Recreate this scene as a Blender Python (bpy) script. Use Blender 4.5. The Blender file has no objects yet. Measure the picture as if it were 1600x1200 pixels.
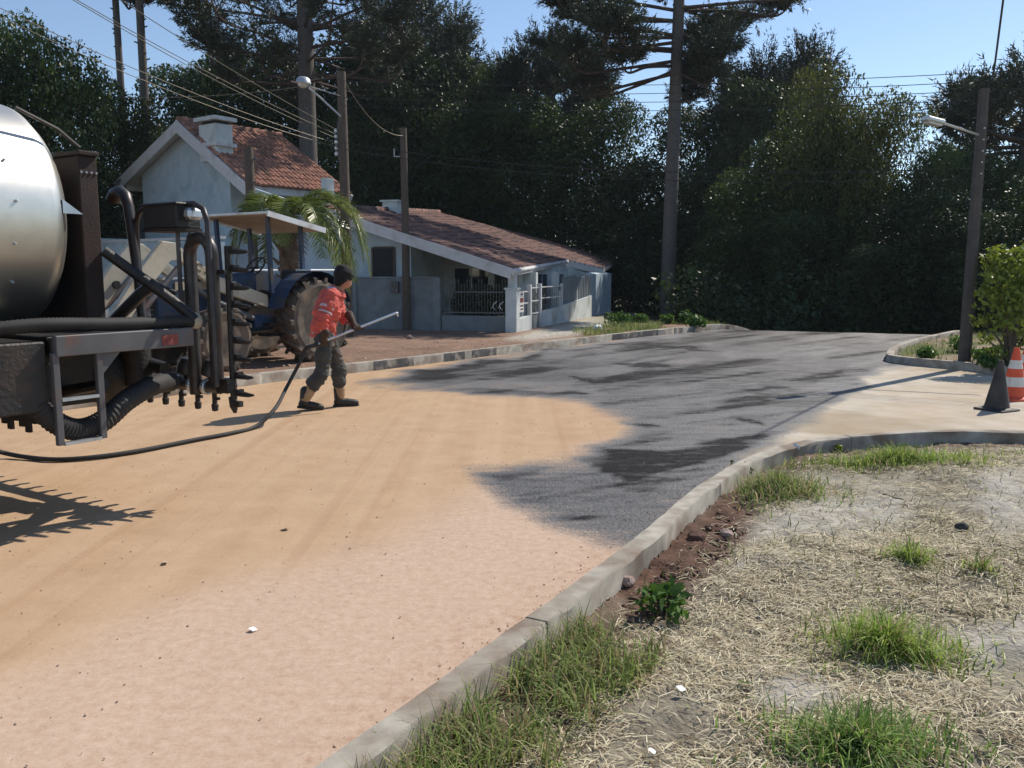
import bpy, bmesh, math, random
import numpy as np
from mathutils import Vector, Matrix

# ---------------------------------------------------------------- camera, sky, sun, exposure
SC = bpy.context.scene
COL = SC.collection
FPX = 1330.0; CAM_H = 1.6; PITCH = math.atan(175 / FPX)
SUN_AZ, SUN_EL = math.radians(47.6), math.radians(45)
cam = bpy.data.cameras.new('camera'); camo = bpy.data.objects.new('camera', cam); COL.objects.link(camo)
camo.location = (0, 0, CAM_H); camo.rotation_euler = (math.pi / 2 - PITCH, 0, 0)
cam.sensor_width = 36; cam.lens = 36 * FPX / 1600; cam.clip_start = 0.05; cam.clip_end = 1500
SC.camera = camo
wd = bpy.data.worlds.new('World'); SC.world = wd; wd.use_nodes = True
sky = wd.node_tree.nodes.new('ShaderNodeTexSky'); sky.sky_type = 'NISHITA'; sky.sun_disc = False
sky.sun_elevation = SUN_EL; sky.sun_rotation = SUN_AZ; sky.altitude = 900; sky.air_density = 1.0; sky.dust_density = 0.25; sky.ozone_density = 1.3
wd.node_tree.links.new(sky.outputs[0], wd.node_tree.nodes['Background'].inputs[0])
wd.node_tree.nodes['Background'].inputs[1].default_value = 0.12
sl = bpy.data.lights.new('sun', 'SUN'); so = bpy.data.objects.new('sun', sl); COL.objects.link(so)
sd = Vector((math.sin(SUN_AZ) * math.cos(SUN_EL), math.cos(SUN_AZ) * math.cos(SUN_EL), math.sin(SUN_EL)))
so.rotation_euler = (-sd).to_track_quat('-Z', 'Y').to_euler(); so.location = sd * 60
sl.energy = 4.2; sl.angle = math.radians(0.5); sl.color = (1.0, 0.93, 0.83)
SC.view_settings.view_transform = 'Standard'; SC.view_settings.look = 'None'
SC.view_settings.exposure = 0.28; SC.view_settings.gamma = 1.0; SC.view_settings.use_curve_mapping = False
HAZE = .00028
SC.cycles.max_bounces = 6; SC.cycles.diffuse_bounces = 3; SC.cycles.glossy_bounces = 3
SC.cycles.transmission_bounces = 4; SC.cycles.transparent_max_bounces = 6
SC.cycles.sample_clamp_indirect = 4.0

# ---------------------------------------------------------------- pixel to place (photo is 1600 x 1200)
SP, CP = math.sin(PITCH), math.cos(PITCH)
def ray(x, y):
    c = (600 - y) / FPX
    return Vector(((x - 800) / FPX, CP + c * SP, -SP + c * CP))
def gp(x, y, z=0.0):
    d = ray(x, y); t = (z - CAM_H) / d.z
    return Vector((d.x * t, d.y * t, z))
def aty(x, y, Y):
    d = ray(x, y); t = Y / d.y
    return Vector((d.x * t, Y, CAM_H + d.z * t))
def onplane(x, y, p, n):
    d = ray(x, y); o = Vector((0, 0, CAM_H)); t = (Vector(p) - o).dot(n) / d.dot(n)
    return o + d * t
def topx(X, Y, Z):                                  # vectorised place -> pixel
    zc = Y * CP - (Z - CAM_H) * SP
    yc = Y * SP + (Z - CAM_H) * CP
    zc = np.maximum(zc, 0.05)
    return 800 + FPX * X / zc, 600 - FPX * yc / zc
AR = math.radians(32.7); SA, CA = math.sin(AR), math.cos(AR)   # the road's heading
def W(u, v, z=0.0): return Vector((SA * u + CA * v, CA * u - SA * v, z))
def smooth(a, b, x):
    t = np.clip((np.asarray(x, float) - a) / (b - a), 0, 1)
    return t * t * (3 - 2 * t)
_rg = np.random.default_rng(7); _lat = _rg.random((256, 256))
def vnoise(x, y):
    x = np.asarray(x, float); y = np.asarray(y, float)
    xi = np.floor(x).astype(int); yi = np.floor(y).astype(int)
    fx = x - xi; fy = y - yi; fx = fx * fx * (3 - 2 * fx); fy = fy * fy * (3 - 2 * fy)
    g = lambda a, b: _lat[a % 256, b % 256]
    return (g(xi, yi) * (1 - fx) + g(xi + 1, yi) * fx) * (1 - fy) + (g(xi, yi + 1) * (1 - fx) + g(xi + 1, yi + 1) * fx) * fy
def fbm(x, y, o=4):
    s = 0; a = 0.5; t = 0
    for k in range(o):
        s = s + a * vnoise(x * 2 ** k + 17 * k, y * 2 ** k + 31 * k); t += a; a *= 0.5
    return s / t

# ---------------------------------------------------------------- mesh helpers
FRAME = {}                                          # object -> matrix of its root, so parts can be built in world or local space
class MB:
    def __init__(s): s.V = []; s.F = []; s.I = []
    def add(s, vs, fs, m=0):
        n = len(s.V); s.V += [tuple(v) for v in vs]
        s.F += [tuple(i + n for i in f) for f in fs]; s.I += [m] * len(fs)
        return s
    def box(s, c, size, R=None, m=0):
        c = Vector(c); vs = []
        for sx in (-.5, .5):
            for sy in (-.5, .5):
                for sz in (-.5, .5):
                    p = Vector((sx * size[0], sy * size[1], sz * size[2]))
                    vs.append(c + (R @ p if R else p))
        return s.add(vs, [(0, 1, 3, 2), (4, 6, 7, 5), (0, 4, 5, 1), (2, 3, 7, 6), (0, 2, 6, 4), (1, 5, 7, 3)], m)
    def beam(s, p, q, w, h, up=(0, 0, 1), m=0):
        p, q = Vector(p), Vector(q); d = q - p; L = d.length; d.normalize(); up = Vector(up)
        if abs(d.dot(up)) > .98: up = Vector((0, 1, 0))
        a = d.cross(up).normalized(); b = a.cross(d)
        return s.box((p + q) / 2, (L, w, h), Matrix((d, a, b)).transposed(), m)
    def tube(s, pts, r, seg=8, m=0, caps=True, flat=1.0):
        pts = [Vector(p) for p in pts]; n = len(pts)
        rs = list(r) if isinstance(r, (list, tuple)) else [r] * n
        base = len(s.V); a = None
        for i, p in enumerate(pts):
            t = (pts[min(i + 1, n - 1)] - pts[max(i - 1, 0)]).normalized()
            if a is None:
                a = t.orthogonal().normalized()
            else:
                a = (a - t * a.dot(t))
                a = a.normalized() if a.length > 1e-6 else t.orthogonal().normalized()
            b = t.cross(a)
            for k in range(seg):
                an = 2 * math.pi * k / seg
                s.V.append(tuple(p + (a * math.cos(an) + b * math.sin(an) * flat) * rs[i]))
        for i in range(n - 1):
            for k in range(seg):
                k2 = (k + 1) % seg
                s.F.append((base + i * seg + k, base + i * seg + k2, base + (i + 1) * seg + k2, base + (i + 1) * seg + k)); s.I.append(m)
        if caps:
            s.F.append(tuple(base + k for k in reversed(range(seg)))); s.I.append(m)
            s.F.append(tuple(base + (n - 1) * seg + k for k in range(seg))); s.I.append(m)
        return s
    def lathe(s, prof, seg=20, c=(0, 0, 0), axis=(0, 0, 1), m=0):
        ax = Vector(axis).normalized(); a = ax.orthogonal().normalized(); b = ax.cross(a); c = Vector(c); base = len(s.V); n = len(prof)
        for r, z in prof:
            for k in range(seg):
                an = 2 * math.pi * k / seg
                s.V.append(tuple(c + ax * z + (a * math.cos(an) + b * math.sin(an)) * r))
        for i in range(n - 1):
            for k in range(seg):
                k2 = (k + 1) % seg
                s.F.append((base + i * seg + k, base + i * seg + k2, base + (i + 1) * seg + k2, base + (i + 1) * seg + k)); s.I.append(m)
        for i, fl in ((0, True), (n - 1, False)):
            if prof[i][0] > 1e-5:
                f = [base + i * seg + k for k in range(seg)]
                s.F.append(tuple(reversed(f)) if fl else tuple(f)); s.I.append(m)
        return s
    def prism(s, pts, vec, m=0):
        pts = [Vector(p) for p in pts]; n = len(pts); vec = Vector(vec)
        fs = [tuple(range(n)), tuple(reversed(range(n, 2 * n)))]
        fs += [(i, i + n, (i + 1) % n + n, (i + 1) % n) for i in range(n)]
        return s.add(pts + [p + vec for p in pts], fs, m)
    def ball(s, c, r, seg=12, rings=8, m=0, R=None):
        c = Vector(c); r = Vector(r) if isinstance(r, (tuple, list, Vector)) else Vector((r, r, r)); base = len(s.V)
        for i in range(rings + 1):
            th = math.pi * i / rings
            for k in range(seg):
                ph = 2 * math.pi * k / seg
                p = Vector((r.x * math.sin(th) * math.cos(ph), r.y * math.sin(th) * math.sin(ph), r.z * math.cos(th)))
                s.V.append(tuple(c + (R @ p if R else p)))
        for i in range(rings):
            for k in range(seg):
                k2 = (k + 1) % seg
                s.F.append((base + i * seg + k, base + (i + 1) * seg + k, base + (i + 1) * seg + k2, base + i * seg + k2)); s.I.append(m)
        return s
    def build(s, name, mats, parent=None, local=False, smooth=False, bevel=0):
        if not isinstance(mats, (list, tuple)): mats = [mats]
        V = s.V
        if parent is not None and not local and parent in FRAME:
            iv = FRAME[parent].inverted(); V = [tuple(iv @ Vector(v)) for v in V]
        me = bpy.data.meshes.new(name); me.from_pydata(V, [], s.F)
        for mt in mats: me.materials.append(mt)
        if len(mats) > 1: me.polygons.foreach_set('material_index', s.I)
        bm = bmesh.new(); bm.from_mesh(me)
        bmesh.ops.remove_doubles(bm, verts=bm.verts, dist=1e-5)
        bmesh.ops.recalc_face_normals(bm, faces=bm.faces)
        if bevel:
            es = [e for e in bm.edges if len(e.link_faces) == 2 and e.calc_face_angle(0) > .6]
            bmesh.ops.bevel(bm, geom=es, offset=bevel, segments=1, affect='EDGES', clamp_overlap=True)
        bm.to_mesh(me); bm.free()
        if smooth:
            me.polygons.foreach_set('use_smooth', [True] * len(me.polygons))
            try: me.set_sharp_from_angle(angle=math.radians(42))
            except Exception: pass
        me.update()
        o = bpy.data.objects.new(name, me); COL.objects.link(o)
        if parent is not None:
            o.parent = parent
            if parent in FRAME: FRAME[o] = FRAME[parent]
        return o
def npmesh(name, V, Fq, mat, parent=None, cols=None, smooth=False):
    """large mesh from arrays; Fq is (n,3) or (n,4)"""
    V = np.asarray(V, np.float32); Fq = np.asarray(Fq, np.int32); k = Fq.shape[1]; n = len(Fq)
    me = bpy.data.meshes.new(name); me.vertices.add(len(V)); me.vertices.foreach_set('co', V.ravel())
    me.loops.add(n * k); me.loops.foreach_set('vertex_index', Fq.ravel())
    me.polygons.add(n); me.polygons.foreach_set('loop_start', np.arange(0, n * k, k, dtype=np.int32))
    try: me.polygons.foreach_set('loop_total', np.full(n, k, np.int32))
    except Exception: pass
    if smooth: me.polygons.foreach_set('use_smooth', np.ones(n, bool))
    for m in (mat if isinstance(mat, (list, tuple)) else [mat]): me.materials.append(m)
    if cols is not None:
        for nm, c in cols.items():
            c = np.asarray(c, np.float32)
            if c.ndim == 1:
                a = me.attributes.new(nm, 'FLOAT', 'POINT'); a.data.foreach_set('value', c)
            else:
                a = me.attributes.new(nm, 'FLOAT_COLOR', 'POINT')
                if c.shape[1] == 3: c = np.concatenate([c, np.ones((len(c), 1), np.float32)], 1)
                a.data.foreach_set('color', c.ravel())
    me.update(calc_edges=True); me.validate()
    o = bpy.data.objects.new(name, me); COL.objects.link(o)
    if parent is not None: o.parent = parent
    return o
def tag(o, label=None, cat=None, group=None, kind=None):
    if label: o['label'] = label
    if cat: o['category'] = cat
    if group: o['group'] = group
    if kind: o['kind'] = kind
    return o
def thing(name, label, cat, loc=(0, 0, 0), rz=0.0, group=None):
    o = bpy.data.objects.new(name, None); COL.objects.link(o); o.empty_display_size = .2
    o.location = loc; o.rotation_euler = (0, 0, rz)
    FRAME[o] = Matrix.Translation(Vector(loc)) @ Matrix.Rotation(rz, 4, 'Z')
    return tag(o, label, cat, group)
def copy_tree(o, parent=None):
    c = o.copy(); COL.objects.link(c)
    if parent is not None: c.parent = parent
    for ch in list(o.children): copy_tree(ch, c)
    return c

# ---------------------------------------------------------------- materials
def _nt(name):
    m = bpy.data.materials.new(name); m.use_nodes = True
    nt = m.node_tree; return m, nt, nt.nodes['Principled BSDF'], nt.links
def mulc(c, k): return (min(c[0] * k, 1), min(c[1] * k, 1), min(c[2] * k, 1), 1)
def mat(name, col, rough=.8, metal=0.0, var=.2, scale=6, bump=0.0, bscale=60, dirt=None, dscale=3, damt=.5, spec=.5, stretch=None):
    m, nt, b, L = _nt(name); N = nt.nodes
    tc = N.new('ShaderNodeTexCoord'); src = tc.outputs['Object']
    if stretch:
        mp = N.new('ShaderNodeMapping'); mp.inputs['Scale'].default_value = stretch; L.new(src, mp.inputs[0]); src = mp.outputs[0]
    nz = N.new('ShaderNodeTexNoise'); nz.inputs['Scale'].default_value = scale; nz.inputs['Detail'].default_value = 7; L.new(src, nz.inputs['Vector'])
    cr = N.new('ShaderNodeValToRGB'); cr.color_ramp.elements[0].position = .3; cr.color_ramp.elements[1].position = .7
    cr.color_ramp.elements[0].color = mulc(col, 1 - var); cr.color_ramp.elements[1].color = mulc(col, 1 + var); L.new(nz.outputs['Fac'], cr.inputs[0])
    out = cr.outputs[0]
    if dirt:
        n2 = N.new('ShaderNodeTexNoise'); n2.inputs['Scale'].default_value = dscale; n2.inputs['Detail'].default_value = 8; L.new(src, n2.inputs['Vector'])
        r2 = N.new('ShaderNodeValToRGB'); r2.color_ramp.elements[0].position = .62 - damt * .3; r2.color_ramp.elements[1].position = .75 - damt * .15; L.new(n2.outputs['Fac'], r2.inputs[0])
        mx = N.new('ShaderNodeMixRGB'); L.new(r2.outputs[0], mx.inputs[0]); L.new(out, mx.inputs[1]); mx.inputs[2].default_value = (*dirt, 1); out = mx.outputs[0]
    L.new(out, b.inputs['Base Color'])
    b.inputs['Roughness'].default_value = rough; b.inputs['Metallic'].default_value = metal; b.inputs['Specular IOR Level'].default_value = spec
    if bump:
        n3 = N.new('ShaderNodeTexNoise'); n3.inputs['Scale'].default_value = bscale; n3.inputs['Detail'].default_value = 5; L.new(src, n3.inputs['Vector'])
        bp = N.new('ShaderNodeBump'); bp.inputs['Strength'].default_value = bump; bp.inputs['Distance'].default_value = .02
        L.new(n3.outputs['Fac'], bp.inputs['Height']); L.new(bp.outputs[0], b.inputs['Normal'])
    return m
def leafmat(name, col, col2, trans=.30, rough=.46, nscale=.55):
    m, nt, b, L = _nt(name); N = nt.nodes
    tc = N.new('ShaderNodeTexCoord'); oi = N.new('ShaderNodeObjectInfo')
    nz = N.new('ShaderNodeTexNoise'); nz.inputs['Scale'].default_value = nscale; nz.inputs['Detail'].default_value = 5; L.new(tc.outputs['Object'], nz.inputs['Vector'])
    ad = N.new('ShaderNodeMath'); ad.operation = 'MULTIPLY_ADD'; L.new(oi.outputs['Random'], ad.inputs[0]); ad.inputs[1].default_value = .25; L.new(nz.outputs['Fac'], ad.inputs[2])
    cr = N.new('ShaderNodeValToRGB'); cr.color_ramp.elements[0].position = .42; cr.color_ramp.elements[1].position = .85
    cr.color_ramp.elements[0].color = (*col, 1); cr.color_ramp.elements[1].color = (*col2, 1); L.new(ad.outputs[0], cr.inputs[0])
    L.new(cr.outputs[0], b.inputs['Base Color']); b.inputs['Roughness'].default_value = rough; b.inputs['Specular IOR Level'].default_value = .3
    tr = N.new('ShaderNodeBsdfTranslucent'); hs = N.new('ShaderNodeMixRGB'); hs.blend_type = 'MULTIPLY'; hs.inputs[0].default_value = 1; hs.inputs[2].default_value = (1, .95, .45, 1)
    L.new(cr.outputs[0], hs.inputs[1]); L.new(hs.outputs[0], tr.inputs[0])
    mx = N.new('ShaderNodeMixShader'); mx.inputs[0].default_value = trans; L.new(b.outputs[0], mx.inputs[1]); L.new(tr.outputs[0], mx.inputs[2])
    L.new(mx.outputs[0], N['Material Output'].inputs[0]); return m
def colmat(name, rough=.7, trans=.25, spec=.4):
    """blades and straws: colour comes from each blade's own 'Col'"""
    m, nt, b, L = _nt(name); N = nt.nodes
    at = N.new('ShaderNodeAttribute'); at.attribute_name = 'Col'
    L.new(at.outputs['Color'], b.inputs['Base Color']); b.inputs['Roughness'].default_value = rough; b.inputs['Specular IOR Level'].default_value = spec
    tr = N.new('ShaderNodeBsdfTranslucent'); L.new(at.outputs['Color'], tr.inputs[0])
    mx = N.new('ShaderNodeMixShader'); mx.inputs[0].default_value = trans; L.new(b.outputs[0], mx.inputs[1]); L.new(tr.outputs[0], mx.inputs[2])
    L.new(mx.outputs[0], N['Material Output'].inputs[0]); return m

M = dict(
    concrete=mat('kerb_concrete', (.38, .345, .285), .92, var=.2, scale=9, bump=.16, bscale=160, dirt=(.20, .15, .11), dscale=3.4, damt=.6),
    tar_splash=mat('tar_splashed_concrete', (.05, .047, .045), .7, var=.35, scale=8, dirt=(.26, .225, .18), dscale=5, damt=.35),
    white_wall=mat('white_plaster', (.58, .62, .61), .9, var=.10, scale=3, bump=.2, dirt=(.38, .39, .36), dscale=1.2, damt=.3),
    blue_wall=mat('pale_blue_plaster', (.45, .55, .61), .9, var=.10, scale=3, bump=.2, dirt=(.30, .40, .45), dscale=1.1, damt=.3),
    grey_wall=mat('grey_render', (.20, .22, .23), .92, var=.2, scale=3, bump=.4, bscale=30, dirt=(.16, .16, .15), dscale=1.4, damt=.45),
    white_board=mat('white_board', (.60, .60, .60), .7, var=.06, dirt=(.45, .43, .40), dscale=2, damt=.25),
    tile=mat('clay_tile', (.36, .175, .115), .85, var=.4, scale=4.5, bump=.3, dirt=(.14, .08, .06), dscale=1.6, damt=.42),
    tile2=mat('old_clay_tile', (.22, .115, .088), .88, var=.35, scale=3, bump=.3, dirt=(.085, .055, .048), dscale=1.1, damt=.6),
    dark=mat('interior_shade', (.03, .032, .035), .9),  # near-black colour stands in for shade inside doorways, grille and chimney
    glass=mat('window_glass', (.03, .04, .05), .08, spec=.8, var=.1),
    mesh_panel=mat('grey_sheet', (.22, .25, .27), .5, var=.15, scale=2),
    iron=mat('painted_iron', (.12, .12, .12), .6, var=.2),
    wood_pole=mat('weathered_pole', (.11, .085, .066), .9, var=.3, scale=8, stretch=(6, 6, .6), bump=.4),
    grey_pole=mat('concrete_pole', (.085, .075, .068), .9, var=.2, scale=6, bump=.3),
    wire=mat('wire_black', (.035, .033, .03), .6),
    bare_wire=mat('weathered_wire', (.13, .11, .075), .5, metal=.3),
    lamp_metal=mat('lamp_metal', (.55, .56, .55), .35, metal=.6, var=.1),
    lamp_glass=mat('lamp_glass', (.6, .6, .55), .2),
    bark=mat('bark', (.10, .082, .065), .95, var=.35, scale=7, stretch=(4, 4, 1), bump=.8, bscale=25),
    pine_bark=mat('pine_bark', (.13, .115, .105), .95, var=.3, scale=5, stretch=(2, 2, 5), bump=.9, bscale=18),
    branch_bark=mat('branch_bark', (.085, .06, .05), .95, var=.3, scale=6),
    palm_bark=mat('palm_bark', (.16, .11, .075), .95, var=.35, scale=9, bump=.8),
    aluminium=mat('brushed_tank_metal', (.66, .63, .56), .40, metal=1.0, var=.05, scale=2.0, stretch=(.6, 6, 6)),
    tar=mat('tarred_steel', (.014, .013, .0125), .55, var=.4, scale=9, bump=.4, bscale=35, dirt=(.045, .03, .022), dscale=4, damt=.3),
    rust=mat('rusty_steel', (.036, .017, .013), .8, var=.4, scale=5, dirt=(.016, .013, .012), dscale=2.2, damt=.75, bump=.15),
    grey_steel=mat('grey_painted_steel', (.095, .095, .10), .55, var=.2, scale=6, dirt=(.15, .07, .05), dscale=5, damt=.25),
    pipe_steel=mat('worn_steel_pipe', (.05, .045, .043), .42, metal=.25, var=.3, scale=9, dirt=(.05, .026, .019), dscale=6, damt=.35),
    bright_steel=mat('bright_steel', (.52, .56, .60), .35, metal=.8, var=.15, scale=8),
    rubber=mat('rubber', (.022, .021, .02), .75, var=.3, scale=8),
    tyre=mat('dusty_tyre', (.075, .062, .05), .92, var=.3, scale=9, dirt=(.21, .155, .11), dscale=3, damt=.55),
    rim_dirt=mat('dirty_rim', (.10, .078, .055), .85, var=.3, scale=6, dirt=(.045, .04, .035), dscale=4, damt=.5),
    blue=mat('tractor_blue', (.014, .038, .085), .6, var=.25, scale=5, dirt=(.075, .06, .045), dscale=3, damt=.4),
    cream=mat('tractor_cream', (.44, .40, .31), .6, var=.1, scale=5, dirt=(.30, .23, .15), dscale=3.2, damt=.35),
    canopy=mat('canopy_white', (.70, .72, .72), .5, var=.08, dirt=(.46, .43, .38), dscale=3, damt=.3),
    ply=mat('canopy_underside', (.30, .22, .15), .85, var=.2),
    lettering=mat('dark_lettering', (.03, .03, .035), .7),
    red_mark=mat('red_marking', (.22, .05, .04), .7, var=.3, scale=20),
    orange=mat('cone_orange', (.72, .10, .035), .6, var=.15, scale=5, dirt=(.30, .09, .05), dscale=5, damt=.3),
    cone_white=mat('cone_white_band', (.70, .68, .62), .6, var=.1, dirt=(.42, .38, .32), dscale=6, damt=.3),
    cone_black=mat('tarred_cone', (.035, .032, .03), .6, var=.4, scale=7, dirt=(.10, .07, .04), dscale=4, damt=.4),
    shirt=mat('orange_red_jacket', (.56, .10, .075), .85, var=.14, scale=7, bump=.35, bscale=14, dirt=(.36, .08, .06), dscale=4, damt=.25),
    reflect=mat('reflective_band', (.50, .40, .44), .5, var=.08),
    beige=mat('beige_undershirt', (.46, .38, .28), .9, var=.12, bump=.3),
    trousers=mat('dark_grey_trousers', (.062, .062, .056), .9, var=.3, scale=7, bump=.4, bscale=16, dirt=(.16, .12, .085), dscale=4, damt=.3),
    gaiter=mat('tan_leg_wraps', (.38, .25, .14), .9, var=.2, scale=9, bump=.4, bscale=20),
    boot=mat('black_boot', (.022, .02, .019), .55, var=.3),
    glove=mat('dark_glove', (.055, .032, .02), .8, var=.35, scale=16),
    skin=mat('skin', (.40, .20, .13), .6, var=.1),
    hat=mat('black_cap', (.012, .012, .012), .95, var=.3, bump=.5, bscale=45),
    eye=mat('eye', (.03, .02, .02), .2),
    sign_white=mat('sign_white', (.72, .70, .66), .6, var=.05),
    stone=mat('stone', (.33, .24, .20), .9, var=.25, scale=12, bump=.5, bscale=40),
    dark_stone=mat('dark_stone', (.06, .055, .05), .9, var=.3, scale=12, bump=.5),
    paper=mat('white_paper', (.82, .82, .80), .8, var=.04),
    plastic=mat('clear_plastic', (.75, .78, .78), .12, var=.04, spec=.8),
    twig=mat('twig', (.09, .065, .05), .9),
    brick=mat('red_brick', (.33, .13, .09), .9, var=.3, scale=14, bump=.3),
    pebble=mat('pebble', (.44, .32, .235), .9, var=.45, scale=5),
    clod=mat('soil_clod', (.12, .065, .045), .98, var=.35, scale=7, bump=.6),
)
L_DARK = leafmat('leaf_forest_dark', (.020, .038, .016), (.056, .094, .032))
L_MID = leafmat('leaf_forest', (.028, .054, .018), (.080, .125, .038))
L_OLIVE = leafmat('leaf_olive', (.040, .058, .018), (.13, .15, .04), trans=.34)
L_PINE = leafmat('pine_needles', (.035, .046, .030), (.075, .092, .055), trans=.12, rough=.5)
L_SHRUB = leafmat('leaf_shrub', (.08, .13, .025), (.24, .30, .06), trans=.4, nscale=3)
L_PALM = leafmat('palm_leaf', (.10, .14, .025), (.21, .25, .06), trans=.32, rough=.35, nscale=2)
L_WEED = leafmat('weed_leaf', (.06, .13, .03), (.12, .22, .05), trans=.35, nscale=6)
BLADE = colmat('grass_blade', .6, .42)
STRAW = colmat('dry_straw', .8, .12, .25)
# ================================================================ THE SETTING: ground, road, kerbs, verges
def sdline(X, Y, P):
    """signed distance to a polyline, positive to the right of its direction"""
    P = np.asarray(P, float); best = np.full(np.shape(X), 1e9); sg = np.ones(np.shape(X))
    for (ax, ay), (bx, by) in zip(P[:-1], P[1:]):
        dx, dy = bx - ax, by - ay; t = np.clip(((X - ax) * dx + (Y - ay) * dy) / (dx * dx + dy * dy), 0, 1)
        ex, ey = X - ax - t * dx, Y - ay - t * dy; d = np.hypot(ex, ey)
        s = np.sign(dy * (X - ax) - dx * (Y - ay)); up = d < best - 1e-9
        best = np.where(up, d, best); sg = np.where(up, s, sg)
    return best * sg
def psd(x, y, poly):
    """signed distance to a polygon, positive inside"""
    P = np.asarray(poly, float); Q = np.roll(P, -1, 0); best = np.full(np.shape(x), 1e9); ins = np.zeros(np.shape(x), bool)
    for (ax, ay), (bx, by) in zip(P, Q):
        dx, dy = bx - ax, by - ay; t = np.clip(((x - ax) * dx + (y - ay) * dy) / (dx * dx + dy * dy + 1e-9), 0, 1)
        best = np.minimum(best, np.hypot(x - ax - t * dx, y - ay - t * dy))
        c = ((ay > y) != (by > y)); xi = ax + (y - ay) * dx / (dy if abs(dy) > 1e-9 else 1e-9)
        ins ^= c & (x < xi)
    return np.where(ins, best, -best)
def catmull(P, n=8):
    P = [Vector(p) for p in P]; out = []
    for i in range(len(P) - 1):
        a, b, c, d = P[max(i - 1, 0)], P[i], P[i + 1], P[min(i + 2, len(P) - 1)]
        for k in range(n):
            t = k / n
            out.append(.5 * ((2 * b) + (c - a) * t + (2 * a - 5 * b + 4 * c - d) * t * t + (3 * b - a - 3 * c + d) * t ** 3))
    out.append(P[-1]); return out
def gzf(X, Y):
    X = np.asarray(X, float); Y = np.asarray(Y, float)
    q = Y + .4 * (X - 5.5) - 23.6
    w = smooth(1.0, 4.0, X - (.09 + .344 * (Y - 24.6)))
    drop = -.16 * np.clip(q, 0, 12) * smooth(0, 3, q) * w
    v = CA * X - SA * Y
    house = -.25 * smooth(17, 23, Y) * smooth(-9.9, -11.2, v) * (1 - w)
    return drop + house
def grid(xs, ys):
    X, Y = np.meshgrid(xs, ys); nx, ny = len(xs), len(ys)
    i = np.arange(nx * ny).reshape(ny, nx)
    F = np.stack([i[:-1, :-1], i[:-1, 1:], i[1:, 1:], i[1:, :-1]], -1).reshape(-1, 4)
    return X.ravel(), Y.ravel(), F
def keep(V, F, mask, cols):
    """drop faces outside the mask (per vertex) and unused vertices"""
    F = F[mask[F].all(1)]; used = np.unique(F); re = np.full(len(V), -1); re[used] = np.arange(len(used))
    return V[used], re[F], {k: c[used] for k, c in cols.items()}

# base ground, reaching past the forest to the horizon
def soilmat():
    m, nt, b, L = _nt('soil_and_grass'); N = nt.nodes
    tc = N.new('ShaderNodeTexCoord')
    at = N.new('ShaderNodeAttribute'); at.attribute_name = 'Col'
    nz = N.new('ShaderNodeTexNoise'); nz.inputs['Scale'].default_value = 9; nz.inputs['Detail'].default_value = 9; nz.inputs['Roughness'].default_value = .65; L.new(tc.outputs['Object'], nz.inputs['Vector'])
    mr = N.new('ShaderNodeMapRange'); mr.inputs[1].default_value = .25; mr.inputs[2].default_value = .75; mr.inputs[3].default_value = .55; mr.inputs[4].default_value = 1.4; L.new(nz.outputs['Fac'], mr.inputs[0])
    mx = N.new('ShaderNodeVectorMath'); mx.operation = 'SCALE'; L.new(at.outputs['Color'], mx.inputs[0]); L.new(mr.outputs[0], mx.inputs['Scale'])
    L.new(mx.outputs[0], b.inputs['Base Color']); b.inputs['Roughness'].default_value = .95; b.inputs['Specular IOR Level'].default_value = .2
    n3 = N.new('ShaderNodeTexNoise'); n3.inputs['Scale'].default_value = 55; n3.inputs['Detail'].default_value = 6; L.new(tc.outputs['Object'], n3.inputs['Vector'])
    bp = N.new('ShaderNodeBump'); bp.inputs['Strength'].default_value = .7; bp.inputs['Distance'].default_value = .02; L.new(n3.outputs['Fac'], bp.inputs['Height']); L.new(bp.outputs[0], b.inputs['Normal'])
    return m
SOIL = soilmat()
xs = np.concatenate([np.linspace(-600, -45, 12), np.arange(-40, 41, 1.0), np.linspace(45, 600, 12)])
ys = np.concatenate([np.linspace(-200, -22, 6), np.arange(-20, 71, 1.0), np.linspace(76, 900, 14)])
X, Y, F = grid(xs, ys)
Z = gzf(X, Y) - .09 + .12 * (fbm(X * .3, Y * .3) - .5) * smooth(24, 30, Y)
n = fbm(X * .35 + 9, Y * .35)[:, None]
C = np.array([.10, .075, .05]) * (1 - smooth(.4, .6, n)) + np.array([.055, .075, .028]) * smooth(.4, .6, n)
tag(npmesh('ground', np.stack([X, Y, Z], 1), F, SOIL, cols={'Col': C}, smooth=True), kind='structure')

# ---- kerb lines
KR = [(SA * -12 + CA * -1.72, CA * -12 + SA * 1.72), *[(SA * u + CA * -1.78, CA * u + SA * 1.78) for u in (-9, -6, -4, -2.5, -1.4, -.6, 0, .5, .95, 1.3)], (-.62, 2.39), (-.28, 2.96), (.0, 3.45), (.31, 3.98), (.74, 4.75), (1.09, 5.45), (1.38, 5.97), (1.77, 6.59), (2.17, 7.09), (2.64, 7.5), (3.14, 7.74), (3.96, 7.95), (4.9, 7.92), (6.5, 7.55), (9, 6.8), (14, 5.2)]
KRs = [(p.x, p.y) for p in catmull([(x, y, 0) for x, y in KR], 6)]
KLuv = [(-14, -9.72), (-6, -9.72), (0, -9.72), (4.7, -9.69), (6.2, -9.66), (8.49, -9.6), (10.6, -9.36), (12.9, -9.17), (15.4, -9.02), (19.4, -8.66), (22.8, -8.12), (25.5, -7.4), (29, -6.2)]
KLs = [(p.x, p.y) for p in catmull([W(u, v) for u, v in KLuv], 6)]
KI = [(16, 9.2), (11, 11.6), (7.92, 13.07), (7.38, 13.94), (6.85, 14.75), (6.74, 15.2), (6.95, 15.75), (7.5, 16.8), (8.45, 18.25), (9.3, 19.35), (10.6, 20.9), (12.2, 22.8), (14.5, 25.5)]
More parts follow.
